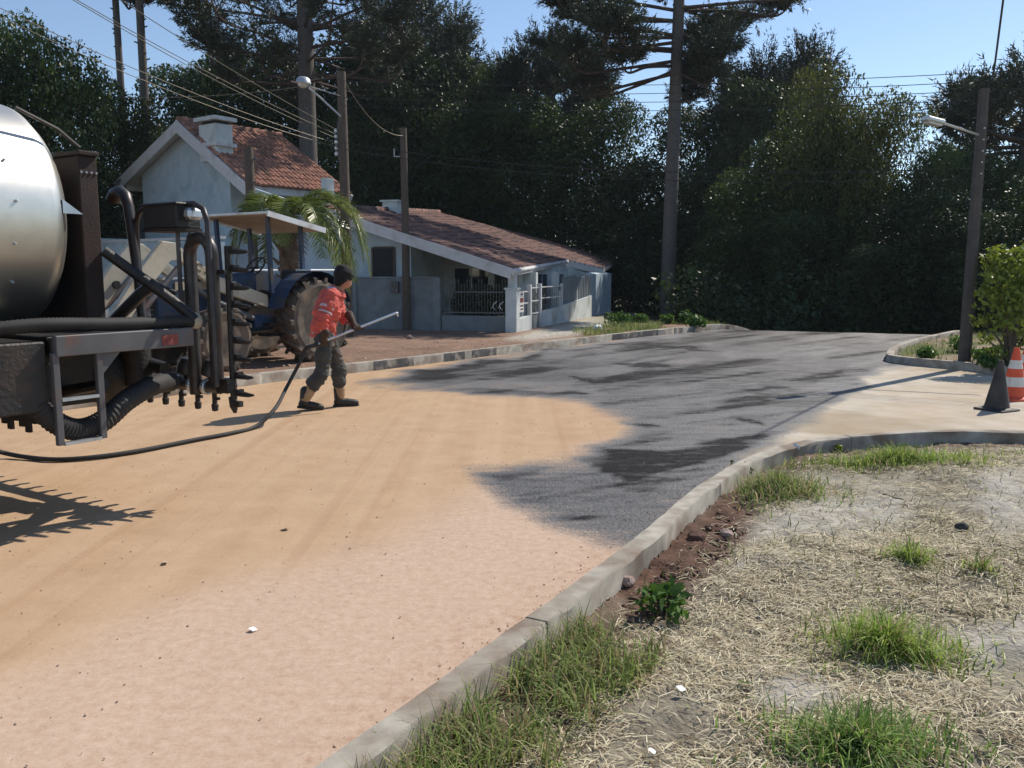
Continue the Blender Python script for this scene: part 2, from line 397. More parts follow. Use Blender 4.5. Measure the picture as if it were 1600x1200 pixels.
KIs = [(p.x, p.y) for p in catmull([(x, y, 0) for x, y in KI], 6)]
TAR = [(10.25, 10.6), (10.75, 11.25), (12.1, 12.55), (12.75, 13.6), (18.0, 20.2)]     # where bitumen has splashed the far kerb's face
def kerb(name, line, width, h, label, side=1, seed=0, slope=.012):
    """cast kerb swept along a line; the top is worn and a little uneven"""
    rr = random.Random(seed); V = []; P = [Vector((x, y, 0)) for x, y in line]
    Q = [P[0]]
    for a, b in zip(P[:-1], P[1:]):
        k = max(1, int((b - a).length / .16))
        Q += [a.lerp(b, (i + 1) / k) for i in range(k)]
    J = {}; R_ = []
    for i, p in enumerate(Q):
        if i % 23 == 11 and i + 1 < len(Q):
            d = (Q[i + 1] - p).normalized(); R_ += [p - d * .004, p, p + d * .004]; J[len(R_) - 2] = 1
        else: R_.append(p)
    Q = R_; n = len(Q); prof = 6
    for i, p in enumerate(Q):
        t = (Q[min(i + 1, n - 1)] - Q[max(i - 1, 0)]).normalized(); s = Vector((t.y, -t.x, 0)) * side
        zb = float(gzf(p.x, p.y)); w = width * (1 + .03 * rr.uniform(-1, 1)); j = lambda a: rr.uniform(-a, a)
        g_ = .008 if i in J else 0; hh = h + .002 * math.sin(i * .11 + seed) + j(.0015) - g_; w -= g_ * .6
        for q in ((0 + j(.003), -.2), (slope * .3 + j(.003), hh - .012 + j(.002)), (.012 + j(.004), hh), (w - .010 + j(.004), hh + j(.002)), (w + j(.005), hh - .012 + j(.004)), (w + .006 + j(.006), -.25)):
            V.append(p + s * q[0] + Vector((0, 0, zb + q[1])))
    mb = MB()
    for tarred in (0, 1):
        F = []
        for i in range(n - 1):
            u_ = SA * Q[i].x + CA * Q[i].y; sp = side < 0 and any(a < u_ < c for a, c in TAR)
            F += [(i * prof + k, i * prof + k + 1, (i + 1) * prof + k + 1, (i + 1) * prof + k) for k in range(prof - 1) if (1 if sp and k < 2 else 0) == tarred]
        mb.add(V, F, tarred)
    o = mb.build(name, [M['concrete'], M['tar_splash']], smooth=True); tag(o, kind='structure'); return o
kerb('kerb_right', KRs, .120, .115, '', 1, 1)
kerb('kerb_left', KLs, .14, .15, '', -1, 2)
kerb('kerb_corner', KIs, .14, .13, '', 1, 3)

# ---- road: pale sandy base course, bitumen sprayed over the far half
xs = np.concatenate([np.arange(-34, -7.5, .8), np.arange(-7.5, 12.5, .07), np.arange(12.8, 34, .8)])
ys = np.concatenate([np.arange(-20, 1.5, .8), np.arange(1.5, 9, .06), np.arange(9, 27, .085), np.arange(27.2, 34, .7)])
X, Y, F = grid(xs, ys)
U = SA * X + CA * Y; Vv = CA * X - SA * Y
Z = gzf(X, Y) + .012 * (fbm(U * .5, Vv * 1.6) - .5) + .006 * (fbm(X * 5, Y * 5) - .5)
px, py = topx(X, Y, Z * 0); front = Y > 1.0
nz1 = fbm(X * 1.3, Y * 1.3) - .5; nz2 = fbm(X * 5 + 40, Y * 5) - .5
wx = px + 26 * nz1 * 2; wy = py + 9 * nz1 * 2 + 5 * nz2
A = [(560, 600), (600, 588), (700, 567), (860, 540), (1110, 505), (1500, 500), (1480, 545), (1385, 580), (1330, 622), (1290, 648), (1230, 690), (1170, 725), (1140, 760), (1070, 805), (990, 852), (930, 850), (850, 822), (785, 788), (745, 755), (716, 729), (790, 728), (890, 712), (950, 690), (972, 668), (950, 650), (925, 634), (850, 620), (740, 618), (680, 612), (620, 606)]
sA = psd(wx, wy, A); mA = np.where(py > 640, smooth(-30, 34, sA), smooth(-14, 14, sA))
bit = .62 * mA
def darken(poly, amt, f):
    global bit
    bit = np.maximum(bit, amt * smooth(-f, f, psd(wx, wy, poly)) * (.35 + .65 * mA))
darken([(885, 714), (960, 703), (1060, 700), (1150, 690), (1190, 700), (1090, 730), (1010, 748), (970, 752), (930, 735)], .98, 7)
darken([(716, 729), (790, 733), (880, 722), (850, 745), (790, 758), (750, 748)], .86, 12)
darken([(640, 612), (760, 606), (900, 608), (940, 616), (860, 621), (740, 619)], .88, 5)
darken([(950, 657), (1010, 660), (1060, 668), (1010, 671)], .95, 4)
darken([(1130, 648), (1180, 656), (1215, 667), (1170, 664)], .95, 4)
darken([(880, 588), (930, 590), (965, 592), (920, 597)], .95, 3)
darken([(930, 566), (1000, 562), (1080, 572), (1000, 575)], .92, 4)
darken([(1060, 690), (1180, 672), (1260, 668), (1200, 690), (1100, 705)], .86, 9)
darken([(1140, 580), (1190, 584), (1230, 590), (1180, 588)], .9, 3)
darken([(990, 545), (1080, 541), (1130, 545), (1060, 549)], .9, 3)
darken([(1100, 610), (1200, 600), (1290, 606), (1180, 618)], .82, 6)
darken([(590, 590), (720, 566), (860, 546), (1000, 530), (1000, 537), (860, 557), (720, 584), (640, 594)], .80, 6)
# streaks left by the spray lance, along the swing
for k, (a, c) in enumerate([(600, .16), (640, .12), (575, .14), (555, .12), (690, .12)]):
    bit = bit + c * mA * smooth(.62, .75, fbm(px * .006 + 3 * k, (py - a) * .10 + px * .012 + 7 * k))
# lightly sprayed lens where sand shows through
lens = smooth(-10, 10, psd(wx, wy, [(600, 602), (720, 598), (860, 602), (930, 610), (840, 606), (720, 604)]))
bit = bit - .3 * lens
bit = bit - .12 * mA * smooth(.52, .68, fbm(U * .55 + 5, Vv * 1.5 + 2)) * smooth(640, 600, py)
bit = bit + .12 * mA * smooth(640, 590, py) + .05 * mA
swing = smooth(-12, 12, psd(wx, wy, [(880, 690), (985, 672), (930, 632), (800, 622), (960, 640), (1010, 668), (930, 706)]))
bit = np.clip(np.where(front, np.maximum(bit, .28 * swing), 0), 0, 1)
bit[(Vv < -9.9) | (U > 30)] *= .6
side = smooth(0, 1.2, -sdline(X, Y, [W(6.5, -3.2)[:2], W(15.5, -3.4)[:2], W(20, -3.0)[:2]]) * -1) * smooth(6, 7, U)   # mouth of the side street
pale = np.clip(side * (.75 + .5 * nz1), 0, 1)
brown_tint = np.clip(side * smooth(.45, .62, fbm(U * 1.1 + 3, Vv * .45)) * smooth(3.6, 1.2, np.abs(Vv + 3.2)), 0, 1)  # noise patches tint the side street mouth browner
pink = (.15 + .85 * smooth(-3.85, -3.1, Vv + .35 * nz1 * 2)) * smooth(-7.5, -5.5, Vv + nz1) * (1 - side)
edge = smooth(.55, .05, np.abs(sdline(X, Y, KRs))) * 1.0
mask = ~((sdline(X, Y, KRs) > .13) & (Y < 12))
V3, F3, cols = keep(np.stack([X, Y, Z], 1), F, mask, {'bit': bit, 'pale': pale, 'pink': pink, 'brown_tint': brown_tint, 'edge': edge})
def roadmat():
    m, nt, b, L = _nt('sandy_road_with_bitumen'); N = nt.nodes
    tc = N.new('ShaderNodeTexCoord')
    def attr(a):
        n = N.new('ShaderNodeAttribute'); n.attribute_name = a; return n.outputs['Fac']
    def noise(s, d=6, r=.6, st=None, rot=0):
        n = N.new('ShaderNodeTexNoise'); n.inputs['Scale'].default_value = s; n.inputs['Detail'].default_value = d; n.inputs['Roughness'].default_value = r
        src = tc.outputs['Object']
        if st:
            mp = N.new('ShaderNodeMapping'); mp.inputs['Rotation'].default_value = (0, 0, rot); mp.inputs['Scale'].default_value = st; L.new(src, mp.inputs[0]); src = mp.outputs[0]
        L.new(src, n.inputs['Vector']); return n.outputs['Fac']
    def ramp(f, a, c, ca=(0, 0, 0, 1), cb=(1, 1, 1, 1)):
        r = N.new('ShaderNodeValToRGB'); r.color_ramp.elements[0].position = a; r.color_ramp.elements[1].position = c; r.color_ramp.elements[0].color = ca; r.color_ramp.elements[1].color = cb; L.new(f, r.inputs[0]); return r.outputs[0]
    def mix(f, a, c):
        n = N.new('ShaderNodeMixRGB')
        for k, s in ((0, f), (1, a), (2, c)):
            if hasattr(s, 'is_linked'): L.new(s, n.inputs[k])
            else: n.inputs[k].default_value = s
        return n.outputs[0]
    def math_(op, a, c, d=None):
        n = N.new('ShaderNodeMath'); n.operation = op
        for k, s in enumerate((a, c, d)):
            if s is None: continue
            if hasattr(s, 'is_linked'): L.new(s, n.inputs[k])
            else: n.inputs[k].default_value = s
        return n.outputs[0]
    sand = ramp(noise(3.0, 9, .68), .32, .68, (.395, .255, .145, 1), (.49, .33, .20, 1))
    streak = ramp(noise(1.0, 5, .55, (3.2, .10, 1), AR), .38, .66)
    sand = mix(math_('MULTIPLY', streak, .5), sand, (.54, .385, .25, 1))
    track = ramp(noise(1.0, 3, .6, (5.0, .05, 1), AR), .54, .64)
    sand = mix(math_('MULTIPLY', track, .38), sand, (.36, .215, .12, 1))
    pinkc = ramp(noise(19, 9, .78), .34, .68, (.45, .31, .225, 1), (.61, .475, .375, 1))
    sand = mix(math_('MULTIPLY', attr('pink'), .8), sand, pinkc)
    palec = ramp(noise(2.2, 8), .35, .65, (.43, .385, .30, 1), (.57, .53, .45, 1))
    sand = mix(attr('pale'), sand, palec)
    sand = mix(math_('MULTIPLY', attr('brown_tint'), .55), sand, (.30, .22, .13, 1))
    grit = ramp(noise(48, 5, .75), .60, .70)
    sand = mix(math_('MULTIPLY', grit, .42), sand, (.30, .17, .10, 1))
    chips = ramp(noise(90, 3, .6), .68, .74)
    sand = mix(math_('MULTIPLY', chips, .6), sand, (.74, .62, .50, 1))
    crumbs = math_('MULTIPLY', attr('edge'), ramp(noise(14, 7, .75), .52, .6))
    sand = mix(math_('MULTIPLY', crumbs, .6), sand, (.36, .22, .15, 1))
    fine = noise(30, 6, .8)
    mid = noise(3.2, 6, .65, (.55, 3.0, 1), AR + .55)
    k = math_('ADD', attr('bit'), math_('MULTIPLY', math_('SUBTRACT', fine, .5), .75))
    k = math_('ADD', k, math_('MULTIPLY', math_('MULTIPLY', math_('SUBTRACT', mid, .5), .8), math_('MULTIPLY', attr('bit'), 1.4)))
    cover = ramp(k, .22, .66)
    bitc = ramp(noise(5, 6), .35, .65, (.012, .009, .009, 1), (.030, .026, .026, 1))
    thin = ramp(attr('bit'), .55, .9, (.050, .052, .058, 1), (.012, .008, .007, 1))
    bitc = mix(.75, bitc, thin)
    wet = ramp(math_('ADD', math_('ADD', attr('bit'), math_('MULTIPLY', math_('SUBTRACT', noise(9, 6, .7), .5), .35)), math_('MULTIPLY', math_('SUBTRACT', mid, .5), .75)), .70, .98)
    bitc = mix(wet, bitc, (.010, .0065, .006, 1))
    L.new(mix(cover, sand, bitc), b.inputs['Base Color'])
    rg = N.new('ShaderNodeMapRange'); L.new(cover, rg.inputs[0]); wr = N.new('ShaderNodeMapRange'); L.new(wet, wr.inputs[0]); wr.inputs[3].default_value = .60; wr.inputs[4].default_value = .45; rg.inputs[3].default_value = .95; L.new(wr.outputs[0], rg.inputs[4]); L.new(rg.outputs[0], b.inputs['Roughness'])
    sp = N.new('ShaderNodeMapRange'); L.new(cover, sp.inputs[0]); sp.inputs[3].default_value = .15; ws = N.new('ShaderNodeMapRange'); L.new(wet, ws.inputs[0]); ws.inputs[3].default_value = 1.0; ws.inputs[4].default_value = .12; L.new(ws.outputs[0], sp.inputs[4]); L.new(sp.outputs[0], b.inputs['Specular IOR Level'])
    b.inputs['Coat IOR'].default_value = 1.7; b.inputs['Coat Roughness'].default_value = .48
    cw = math_('MULTIPLY', cover, math_('SUBTRACT', .55, math_('MULTIPLY', wet, .45))); L.new(cw, b.inputs['Coat Weight'])
    cb_ = N.new('ShaderNodeBump'); cb_.inputs['Strength'].default_value = 1.0; cb_.inputs['Distance'].default_value = .04; L.new(math_('ADD', noise(30, 3, .6), math_('MULTIPLY', noise(75, 2, .5), .35)), cb_.inputs['Height']); L.new(cb_.outputs[0], b.inputs['Coat Normal'])
    h = math_('ADD', noise(38, 6, .7), math_('MULTIPLY', noise(9, 5), .8))
    bp = N.new('ShaderNodeBump'); bs = N.new('ShaderNodeMapRange'); L.new(cover, bs.inputs[0]); bs.inputs[3].default_value = .30; bs.inputs[4].default_value = 1.0; bs.inputs[3].default_value = .15; L.new(bs.outputs[0], bp.inputs['Strength']); bp.inputs['Distance'].default_value = .045; L.new(h, bp.inputs['Height']); L.new(bp.outputs[0], b.inputs['Normal'])
    return m
tag(npmesh('road', V3, F3, roadmat(), cols=cols, smooth=True), kind='structure')

# ---- left dirt pavement between kerb and house, with a pale concrete strip before the gate
us = np.concatenate([np.arange(-14, 4, .5), np.arange(4, 26, .12), np.arange(26, 34, .4)])
ws = np.concatenate([np.array([.10, .13]), np.arange(.2, 6.5, .12), np.arange(6.8, 18, .6)])
KL_ = np.array(KLs); ku = SA * KL_[:, 0] + CA * KL_[:, 1]; kv = CA * KL_[:, 0] - SA * KL_[:, 1]
Ug, Wg, F = grid(us, ws); Vg = np.interp(Ug, ku, kv) - Wg
X = SA * Ug + CA * Vg; Y = CA * Ug - SA * Vg
Z = gzf(X, Y) + .105 + .07 * (fbm(X * 1.2, Y * 1.2) - .5) * smooth(.1, .8, Wg) + .03 * (fbm(X * 5, Y * 5) - .5) * smooth(.1, .6, Wg) + .02
px, py = topx(X, Y, Z)
grassm = smooth(.42, .6, fbm(X * .9 + 3, Y * .9)) * smooth(900, 980, px) * smooth(16.5, 18.5, Y)
conc = smooth(-6, 6, psd(px, py, [(790, 530), (935, 490), (975, 497), (905, 522), (830, 532)]))
C = np.stack([np.full(len(X), a) for a in (.235, .15, .105)], 1) * (.75 + .6 * fbm(X * 2, Y * 2))[:, None]
C = C * (1 - conc[:, None]) + np.array([.46, .42, .35]) * conc[:, None]
C = C * (1 - .8 * grassm[:, None]) + np.array([.10, .13, .04]) * .8 * grassm[:, None]
tag(npmesh('dirt_pavement', np.stack([X, Y, Z], 1), F, SOIL, cols={'Col': C}, smooth=True), kind='structure')
def pave_z(x, y): return float(gzf(x, y)) + .125

# ---- corner island beyond the side street
xs = np.concatenate([np.arange(6.5, 13, .12), np.arange(13.2, 40, .8)]); ys = np.concatenate([np.arange(8, 24, .14), np.arange(24.4, 34, .8)])
X, Y, F = grid(xs, ys); s = sdline(X, Y, KIs)
Z = gzf(X, Y) + .075 + .10 * (fbm(X * .8, Y * .8) - .4) * smooth(.2, 1.5, s)
gm = smooth(.40, .58, fbm(X * 1.1 + 5, Y * 1.1))[:, None]
C = np.array([.27, .20, .14]) * (1 - gm) + np.array([.12, .135, .05]) * gm
V3, F3, cols = keep(np.stack([X, Y, Z], 1), F, s > .1, {'Col': C})
tag(npmesh('corner_verge', V3, F3, SOIL, cols=cols, smooth=True), kind='structure')

# ---- near verge on which the photographer stands
xs = np.concatenate([np.arange(-12, -1.2, .4), np.arange(-1.2, 6.4, .035), np.arange(6.5, 16, .4)])
ys = np.concatenate([np.arange(-14, 1.4, .4), np.arange(1.4, 8.1, .035)])
X, Y, F = grid(xs, ys); s = sdline(X, Y, KRs)
px, py = topx(X, Y, X * 0); infr = Y > 1.2
soil = np.maximum(smooth(-30, 30, psd(px + 60 * (fbm(X * 3, Y * 3) - .5), py, [(930, 905), (1000, 850), (1080, 795), (1150, 735), (1185, 790), (1170, 850), (1110, 900), (1060, 965), (985, 985)])), .75 * smooth(.6, .2, s + .5 * (fbm(X * 2, Y * 2) - .5)))
slab = np.zeros(len(X))
for P in ([(1190, 800), (1290, 770), (1420, 775), (1400, 830), (1290, 850), (1170, 850)], [(1180, 1070), (1260, 1050), (1310, 1085), (1290, 1125), (1200, 1115)], [(1490, 755), (1600, 730), (1640, 800), (1560, 840)], [(1480, 990), (1620, 960), (1700, 1030), (1540, 1050)], [(1150, 875), (1230, 865), (1260, 895), (1160, 905)]):
    slab = np.maximum(slab, smooth(-28, 28, psd(px + 80 * (fbm(X * 2.3, Y * 2.3) - .5), py + 50 * (fbm(X * 2.3 + 9, Y * 2.3) - .5), P)))
def verge_h(X, Y, s):
    return .0 + .035 * smooth(.15, 1.6, s) + .10 * (fbm(X * 1.1, Y * 1.1) - .5) * smooth(.15, .9, s) + .035 * (fbm(X * 5, Y * 5) - .5)
Z = verge_h(X, Y, s) + soil * infr * .05 * (fbm(X * 9, Y * 9, 5) - .5) * 2 + slab * .012
c1 = np.array([.31, .28, .215]); c2 = np.array([.225, .195, .145]); c3 = np.array([.115, .065, .045]); c4 = np.array([.39, .36, .305])
k = smooth(.4, .62, fbm(X * 1.8, Y * 1.8))[:, None]
C = c1 * (1 - k) + c2 * k
C = C * (1 - (soil * infr)[:, None]) + c3 * (soil * infr)[:, None]
C = C * (1 - (slab * infr)[:, None]) + c4 * (slab * infr)[:, None]
VSOIL = (X.copy(), Y.copy(), (soil * infr).copy(), (slab * infr).copy())
V3, F3, cols = keep(np.stack([X, Y, Z], 1), F, s > .10, {'Col': C})
tag(npmesh('grass_verge', V3, F3, SOIL, cols=cols, smooth=True), kind='structure')
def vz(x, y):
    s = sdline(np.array([x]), np.array([y]), KRs)
    return float(verge_h(np.array([x]), np.array([y]), s)[0])
# ================================================================ HOUSES
def roof_tiles(poly, down, cross, nrm, col=.21, row=.40, seed=0):
    """barrel tiles in columns down the slope, each row lapping the next; real relief, joined"""
    rr = random.Random(seed); mb = MB(); O = Vector(poly[0]); down, cross, nrm = Vector(down), Vector(cross), Vector(nrm)
    P = [((Vector(p) - O).dot(cross), (Vector(p) - O).dot(down)) for p in poly]
    a0, a1 = min(p[0] for p in P), max(p[0] for p in P); n = max(1, int((a1 - a0) / col)); w = (a1 - a0) / n
    for i in range(n):
        a = a0 + (i + .5) * w; cuts = []
        for (x1, y1), (x2, y2) in zip(P, P[1:] + P[:1]):
            if (x1 > a) != (x2 > a): cuts.append(y1 + (a - x1) * (y2 - y1) / (x2 - x1))
        cuts.sort()
        for b0, b1 in zip(cuts[::2], cuts[1::2]):
            k = max(1, round((b1 - b0) / row)); st = (b1 - b0) / k
            for j in range(k):
                lo, hi = b0 + j * st - .03, b0 + (j + 1) * st + .02; V = []; dz = rr.uniform(-.008, .012); da = rr.uniform(-.012, .012)
                for b, lift in ((lo, .0), (hi, .035)):
                    for t, h in ((-.5, -.02), (-.3, .045), (0, .075), (.3, .045), (.5, -.02)):
                        V.append(O + cross * (a + t * w * 1.04 + da) + down * b + nrm * (h + lift + dz))
                mb.add(V, [(q, q + 1, q + 6, q + 5) for q in range(4)] + [(5, 6, 7, 8, 9)])
    return mb
ZG = -.25
HO = Vector((.09, 24.6, ZG)); E1 = Vector((math.sin(math.radians(19)), math.cos(math.radians(19)), 0)); E2 = Vector((-E1.y, E1.x, 0))
def H1(s, t, z): return HO + E1 * s + E2 * t + Vector((0, 0, z - ZG))     # s along the street front, t to the left
R1 = Matrix((E1, E2, Vector((0, 0, 1)))).transposed()
KS = .305; ZE = 1.64
rn = (Vector((0, 0, 1)) - E2 * KS).normalized(); rp = H1(0, 0, ZE)
def roofpt(x, y): return onplane(x, y, rp, rn)
house = thing('low_house', 'low white house with a long sloping clay tile roof behind the railing', 'house', HO)
poly = [roofpt(*q) for q in ((508, 328), (800, 423), (885, 408), (941, 421), (966, 407), (684, 334))]
dn = (-E2 - Vector((0, 0, KS))).normalized()
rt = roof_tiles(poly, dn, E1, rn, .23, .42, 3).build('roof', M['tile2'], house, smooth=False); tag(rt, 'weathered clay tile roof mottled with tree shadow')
MB().prism([p - rn * .05 for p in poly], -rn * .07).build('roof_deck', M['white_board'], house)
def fascia(p, q, h, th=.045, out=None, name='fascia_board', par=house, lift=.0):
    p, q = Vector(p), Vector(q); d = (q - p).normalized(); o = d.cross(Vector((0, 0, 1))).normalized()
    up = o.cross(d)
    b = MB(); c = (p + q) / 2 + o * (th if out else -th) * .5 + up * (-h / 2 + lift)
    b.box(c, ((q - p).length + .04, th, h), Matrix((d, o, up)).transposed()); return b.build(name, M['white_board'], par)
fascia(poly[0], poly[1], .30, .05, True, lift=.07)
fascia(poly[1], poly[2], .20, .05, True, lift=.06)
fascia(poly[2], poly[3], .28, .05, True, lift=.06)
fascia(poly[3], poly[4], .18, .05, True, lift=.05)
fascia(poly[4], poly[5], .22, .05, True, lift=.07)
rid = MB()
for k in range(26):
    a = poly[0].lerp(poly[5], k / 26); c = poly[0].lerp(poly[5], (k + 1.15) / 26); rid.tube([a + rn * .05, c + rn * .085], [.10, .12], 8)
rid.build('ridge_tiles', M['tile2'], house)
gt = MB(); gt.tube([poly[1] + Vector((.05, -.02, -.02)), poly[2] + Vector((.05, -.02, -.02))], .055, 8); gt.build('gutter', M['white_board'], house)
hw = lambda s, t: ZE + KS * t                                             # underside height
def wallbox(name, s0, s1, t0, t1, mt, z0=-.25, top=None, par=house, lab=None):
    """wall with a top that follows the roof slope"""
    b = MB(); pts = []
    for s, t in ((s0, t0), (s1, t0), (s1, t1), (s0, t1)): pts.append((s, t))
    lo = [H1(s, t, z0 - .1) for s, t in pts]; hi = [H1(s, t, (top if top is not None else hw(s, t) - .14)) for s, t in pts]
    b.add(lo + hi, [(0, 1, 2, 3), (7, 6, 5, 4)] + [(i, (i + 1) % 4, (i + 1) % 4 + 4, i + 4) for i in range(4)])
    o = b.build(name, mt, par)
    if lab: o['label'] = lab
    return o
wallbox('wall', .55, .72, 3.55, 9.2, M['blue_wall'], lab='pale shaded gable wall left of the porch')
wallbox('wall', .72, 3.0, 3.55, 3.72, M['blue_wall'])
wallbox('wall', 3.0, 3.17, .9, 3.72, M['white_wall'])
wallbox('wall', 3.17, 9.1, .9, 1.06, M['white_wall'])
wallbox('wall', 9.1, 9.3, .25, 9.0, M['white_wall'])
wallbox('wall', 9.3, 13.0, .05, .25, M['blue_wall'], lab='pale blue end wall under the far eave')
wallbox('wall', 9.3, 13.0, 8.8, 9.0, M['blue_wall']); wallbox('wall', 12.8, 13.0, .25, 8.8, M['blue_wall'])
# openings on the porch
def opening(p0, e, w, z0, z1, n, par, nm='window', bars=2, mt='glass'):
    """framed opening set 6 mm proud of a wall: p0 left foot, e along, n outwards"""
    R = Matrix((e, n, Vector((0, 0, 1)))).transposed(); c = p0 + e * (w / 2); c.z = (z0 + z1) / 2
    f = MB()
    for dx in (-w / 2, w / 2): f.box(c + e * dx, (.06, .07, z1 - z0), R)
    for dz in (-(z1 - z0) / 2, (z1 - z0) / 2): f.box(c + Vector((0, 0, dz)), (w - .06, .066, .06), R)
    for k in range(1, bars): f.box(c + e * (w * (k / bars - .5)), (.035, .05, z1 - z0 - .06), R)
    fo = f.build(nm, M['white_board'] if nm == 'window' else M['wood_pole'], par)
    for k in range(bars):
        pw = w / bars; MB().box(c + e * (w * ((k + .5) / bars - .5)) + n * .008, (pw - .04, .012, z1 - z0 - .05), R).build('pane', M[mt], fo)
    return fo
opening(H1(.55, 4.1, 0) - E2 * .0 - E1 * .02, E2, .75, .2, 2.35, -E1, house, 'door', 1, 'dark')
opening(H1(3.0, 1.9, 0) - E1 * .02, E2, 1.25, .95, 1.75, -E1, house, 'window', 2)
opening(H1(3.0, .98, 0) - E1 * .02, E2, .7, -.15, 1.6, -E1, house, 'door', 1, 'dark')
opening(H1(4.2, .9, 0) - E2 * .02, E1, 1.9, .45, 1.55, -E2, house, 'window', 3)
opening(H1(7.0, .9, 0) - E2 * .02, E1, 1.3, .45, 1.55, -E2, house, 'window', 2)
# porch posts under the eave
for s in (.12, 2.45, 4.9):
    t = 0.22 if s > 1 else .12
    MB().box(H1(s, t, (hw(s, t) - .12 + ZG) / 2), (.22, .22, hw(s, t) - .12 - ZG), R1).build('porch_post', M['white_wall'], house, bevel=.01)
wq = aty(615, 326, 33); wp = MB().box(wq + Vector((0, 0, -.2)), (.62, .62, .9), R1).box(wq + Vector((0, 0, .27)), (.78, .78, .06), R1)
wp.build('chimney', M['white_wall'], house)

# ---- boundary of the low house
fb = thing('boundary_wall', 'stained grey rendered wall left of the black iron railing', 'wall', H1(0, 2.3, ZG))
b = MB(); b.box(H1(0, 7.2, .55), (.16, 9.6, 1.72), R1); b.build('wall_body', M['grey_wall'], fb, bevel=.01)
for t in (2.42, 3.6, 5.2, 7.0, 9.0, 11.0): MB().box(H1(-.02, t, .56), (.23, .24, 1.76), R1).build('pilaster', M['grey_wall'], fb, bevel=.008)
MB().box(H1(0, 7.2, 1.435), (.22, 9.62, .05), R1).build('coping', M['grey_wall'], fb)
mbx = thing('meter_box', 'small grey meter box fixed to the pole by the grey wall', 'meter box', H1(-.16, 3.75, 1.0))
MB().box(H1(-.17, 3.75, 1.15), (.09, .26, .34), R1).build('case', M['grey_steel'], mbx, bevel=.01); MB().box(H1(-.222, 3.75, 1.2), (.006, .14, .12), R1).build('window_pane', M['glass'], mbx)
rf = thing('iron_railing', 'dark iron railing with spear tips on a low grey wall', 'railing', H1(0, 1.2, ZG))
MB().box(H1(0, 1.27, .02), (.15, 2.04, .62), R1).build('low_wall', M['grey_wall'], rf, bevel=.01)
for z in (.42, 1.02): MB().box(H1(0, 1.27, z), (.03, 2.04, .035), R1).build('rail', M['iron'], rf)
pic = MB().box((0, 0, .45), (.016, .016, .84)).lathe([(.001, .86), (.02, .90), (.001, 1.0)], 6)
pic.lathe([(.001, .84), (.016, .86), (.001, .90)], 6)
pk = None
for k in range(22):
    t = .30 + k * .091
    if pk is None:
        me = pic.build('picket', M['iron'], rf, local=True); pk = me
    else:
        me = pk.copy(); COL.objects.link(me)
    q = H1(0, t, .34) - rf.location; me.location = q; me.scale = (1, 1, 1.0 + .09 * (1 if k % 4 < 2 else -.6))
sc_ = MB()
for k in range(2):
    c = H1(-.02, .42 + .2 * k, .55); sc_.tube([c + E2 * .09 * math.cos(a) * (1 - a / 14) + Vector((0, 0, .16 * math.sin(a * .5) + .012 * a)) for a in np.linspace(0, 9, 20)], .008, 5)
sc_.build('scrollwork', M['white_board'], rf)

pl = thing('gate_pillar', 'pale square corner pillar between the iron railing and the gate', 'pillar', H1(0, 0, ZG))
MB().box(H1(.0, .08, .42), (.30, .34, 1.36), R1).build('shaft', M['white_wall'], pl, bevel=.012); MB().box(H1(.0, .08, 1.125), (.36, .40, .055), R1).build('cap', M['white_wall'], pl)
fw = thing('front_wall', 'low white front wall with a sloping top beside the gate', 'wall', H1(3, 0, ZG))
def lowwall(s0, s1, h0, h1):
    b = MB(); lo = [H1(s, t, ZG - .15) for s in (s0, s1) for t in (-.07, .07)]; hi = [H1(s, t, h) for s, h in ((s0, h0), (s1, h1)) for t in (-.07, .07)]
    b.add(lo + hi, [(0, 1, 3, 2), (4, 6, 7, 5), (0, 4, 5, 1), (2, 3, 7, 6), (0, 2, 6, 4), (1, 5, 7, 3)]); return b
lowwall(.155, 1.22, .24, .30).build('wall_section', M['white_wall'], fw); lowwall(2.46, 9.0, .34, .70).build('wall_section', M['white_wall'], fw)
for s in (4.6, 6.9):
    MB().box(H1(s, 0, .72), (.08, .08, .52 + .0 * s), R1).build('post', M['white_board'], fw)
for s0, s1, mt_ in ((4.98, 6.86, 'mesh_panel'), (6.94, 8.98, 'mesh_panel')):
    z0 = .34 + (s0 - 2.46) * .055 + .03
    q = MB(); q.add([H1(s0, .0, z0), H1(s1, .0, z0 + (s1 - s0) * .055), H1(s1, .0, 1.52), H1(s0, .0, 1.40)], [(0, 1, 2, 3)])
    for k in range(9):
        s = s0 + (s1 - s0) * k / 8; q.box(H1(s, -.012, 1.0), (.03, .02, .85), R1)
    q.build('sheet_panel', M[mt_], fw)
gw = thing('front_gate', 'pale metal gate frame with open bars beside the warning sign', 'gate', H1(1.8, 0, ZG))
for s, h in ((1.32, 1.22), (2.36, 1.24)): MB().box(H1(s, 0, (h + ZG) / 2), (.13, .13, h - ZG), R1).build('gate_post', M['white_board'], gw, bevel=.008)
for z in (.34, .72, 1.12): MB().box(H1(1.84, 0, z), (.9, .03, .035), R1).build('rail', M['white_board'], gw)
MB().box(H1(1.84, .01, .05), (.88, .02, .52), R1).build('gate_panel', M['grey_wall'], gw)
for k in range(7): MB().box(H1(1.46 + k * .125, 0, .76), (.014, .014, .72), R1).build('bar', M['iron'], gw)
fr = thing('front_railing', 'thin white rails above the low front wall', 'railing', H1(1, 0, .3))
for s0, s1, z in ((.16, 1.25, 1.02), (2.43, 4.9, 1.13), (2.43, 4.9, .78), (.16, 1.25, .68)): MB().box(H1((s0 + s1) / 2, 0, z), (s1 - s0, .03, .035), R1).build('rail', M['white_board'], fr)
MB().box(H1(4.92, 0, .72), (.09, .09, 1.0), R1).build('post', M['white_board'], fr)
for k in range(10): MB().box(H1(2.6 + k * .24, 0, .76), (.014, .014, .72), R1).build('bar', M['iron'], fr)
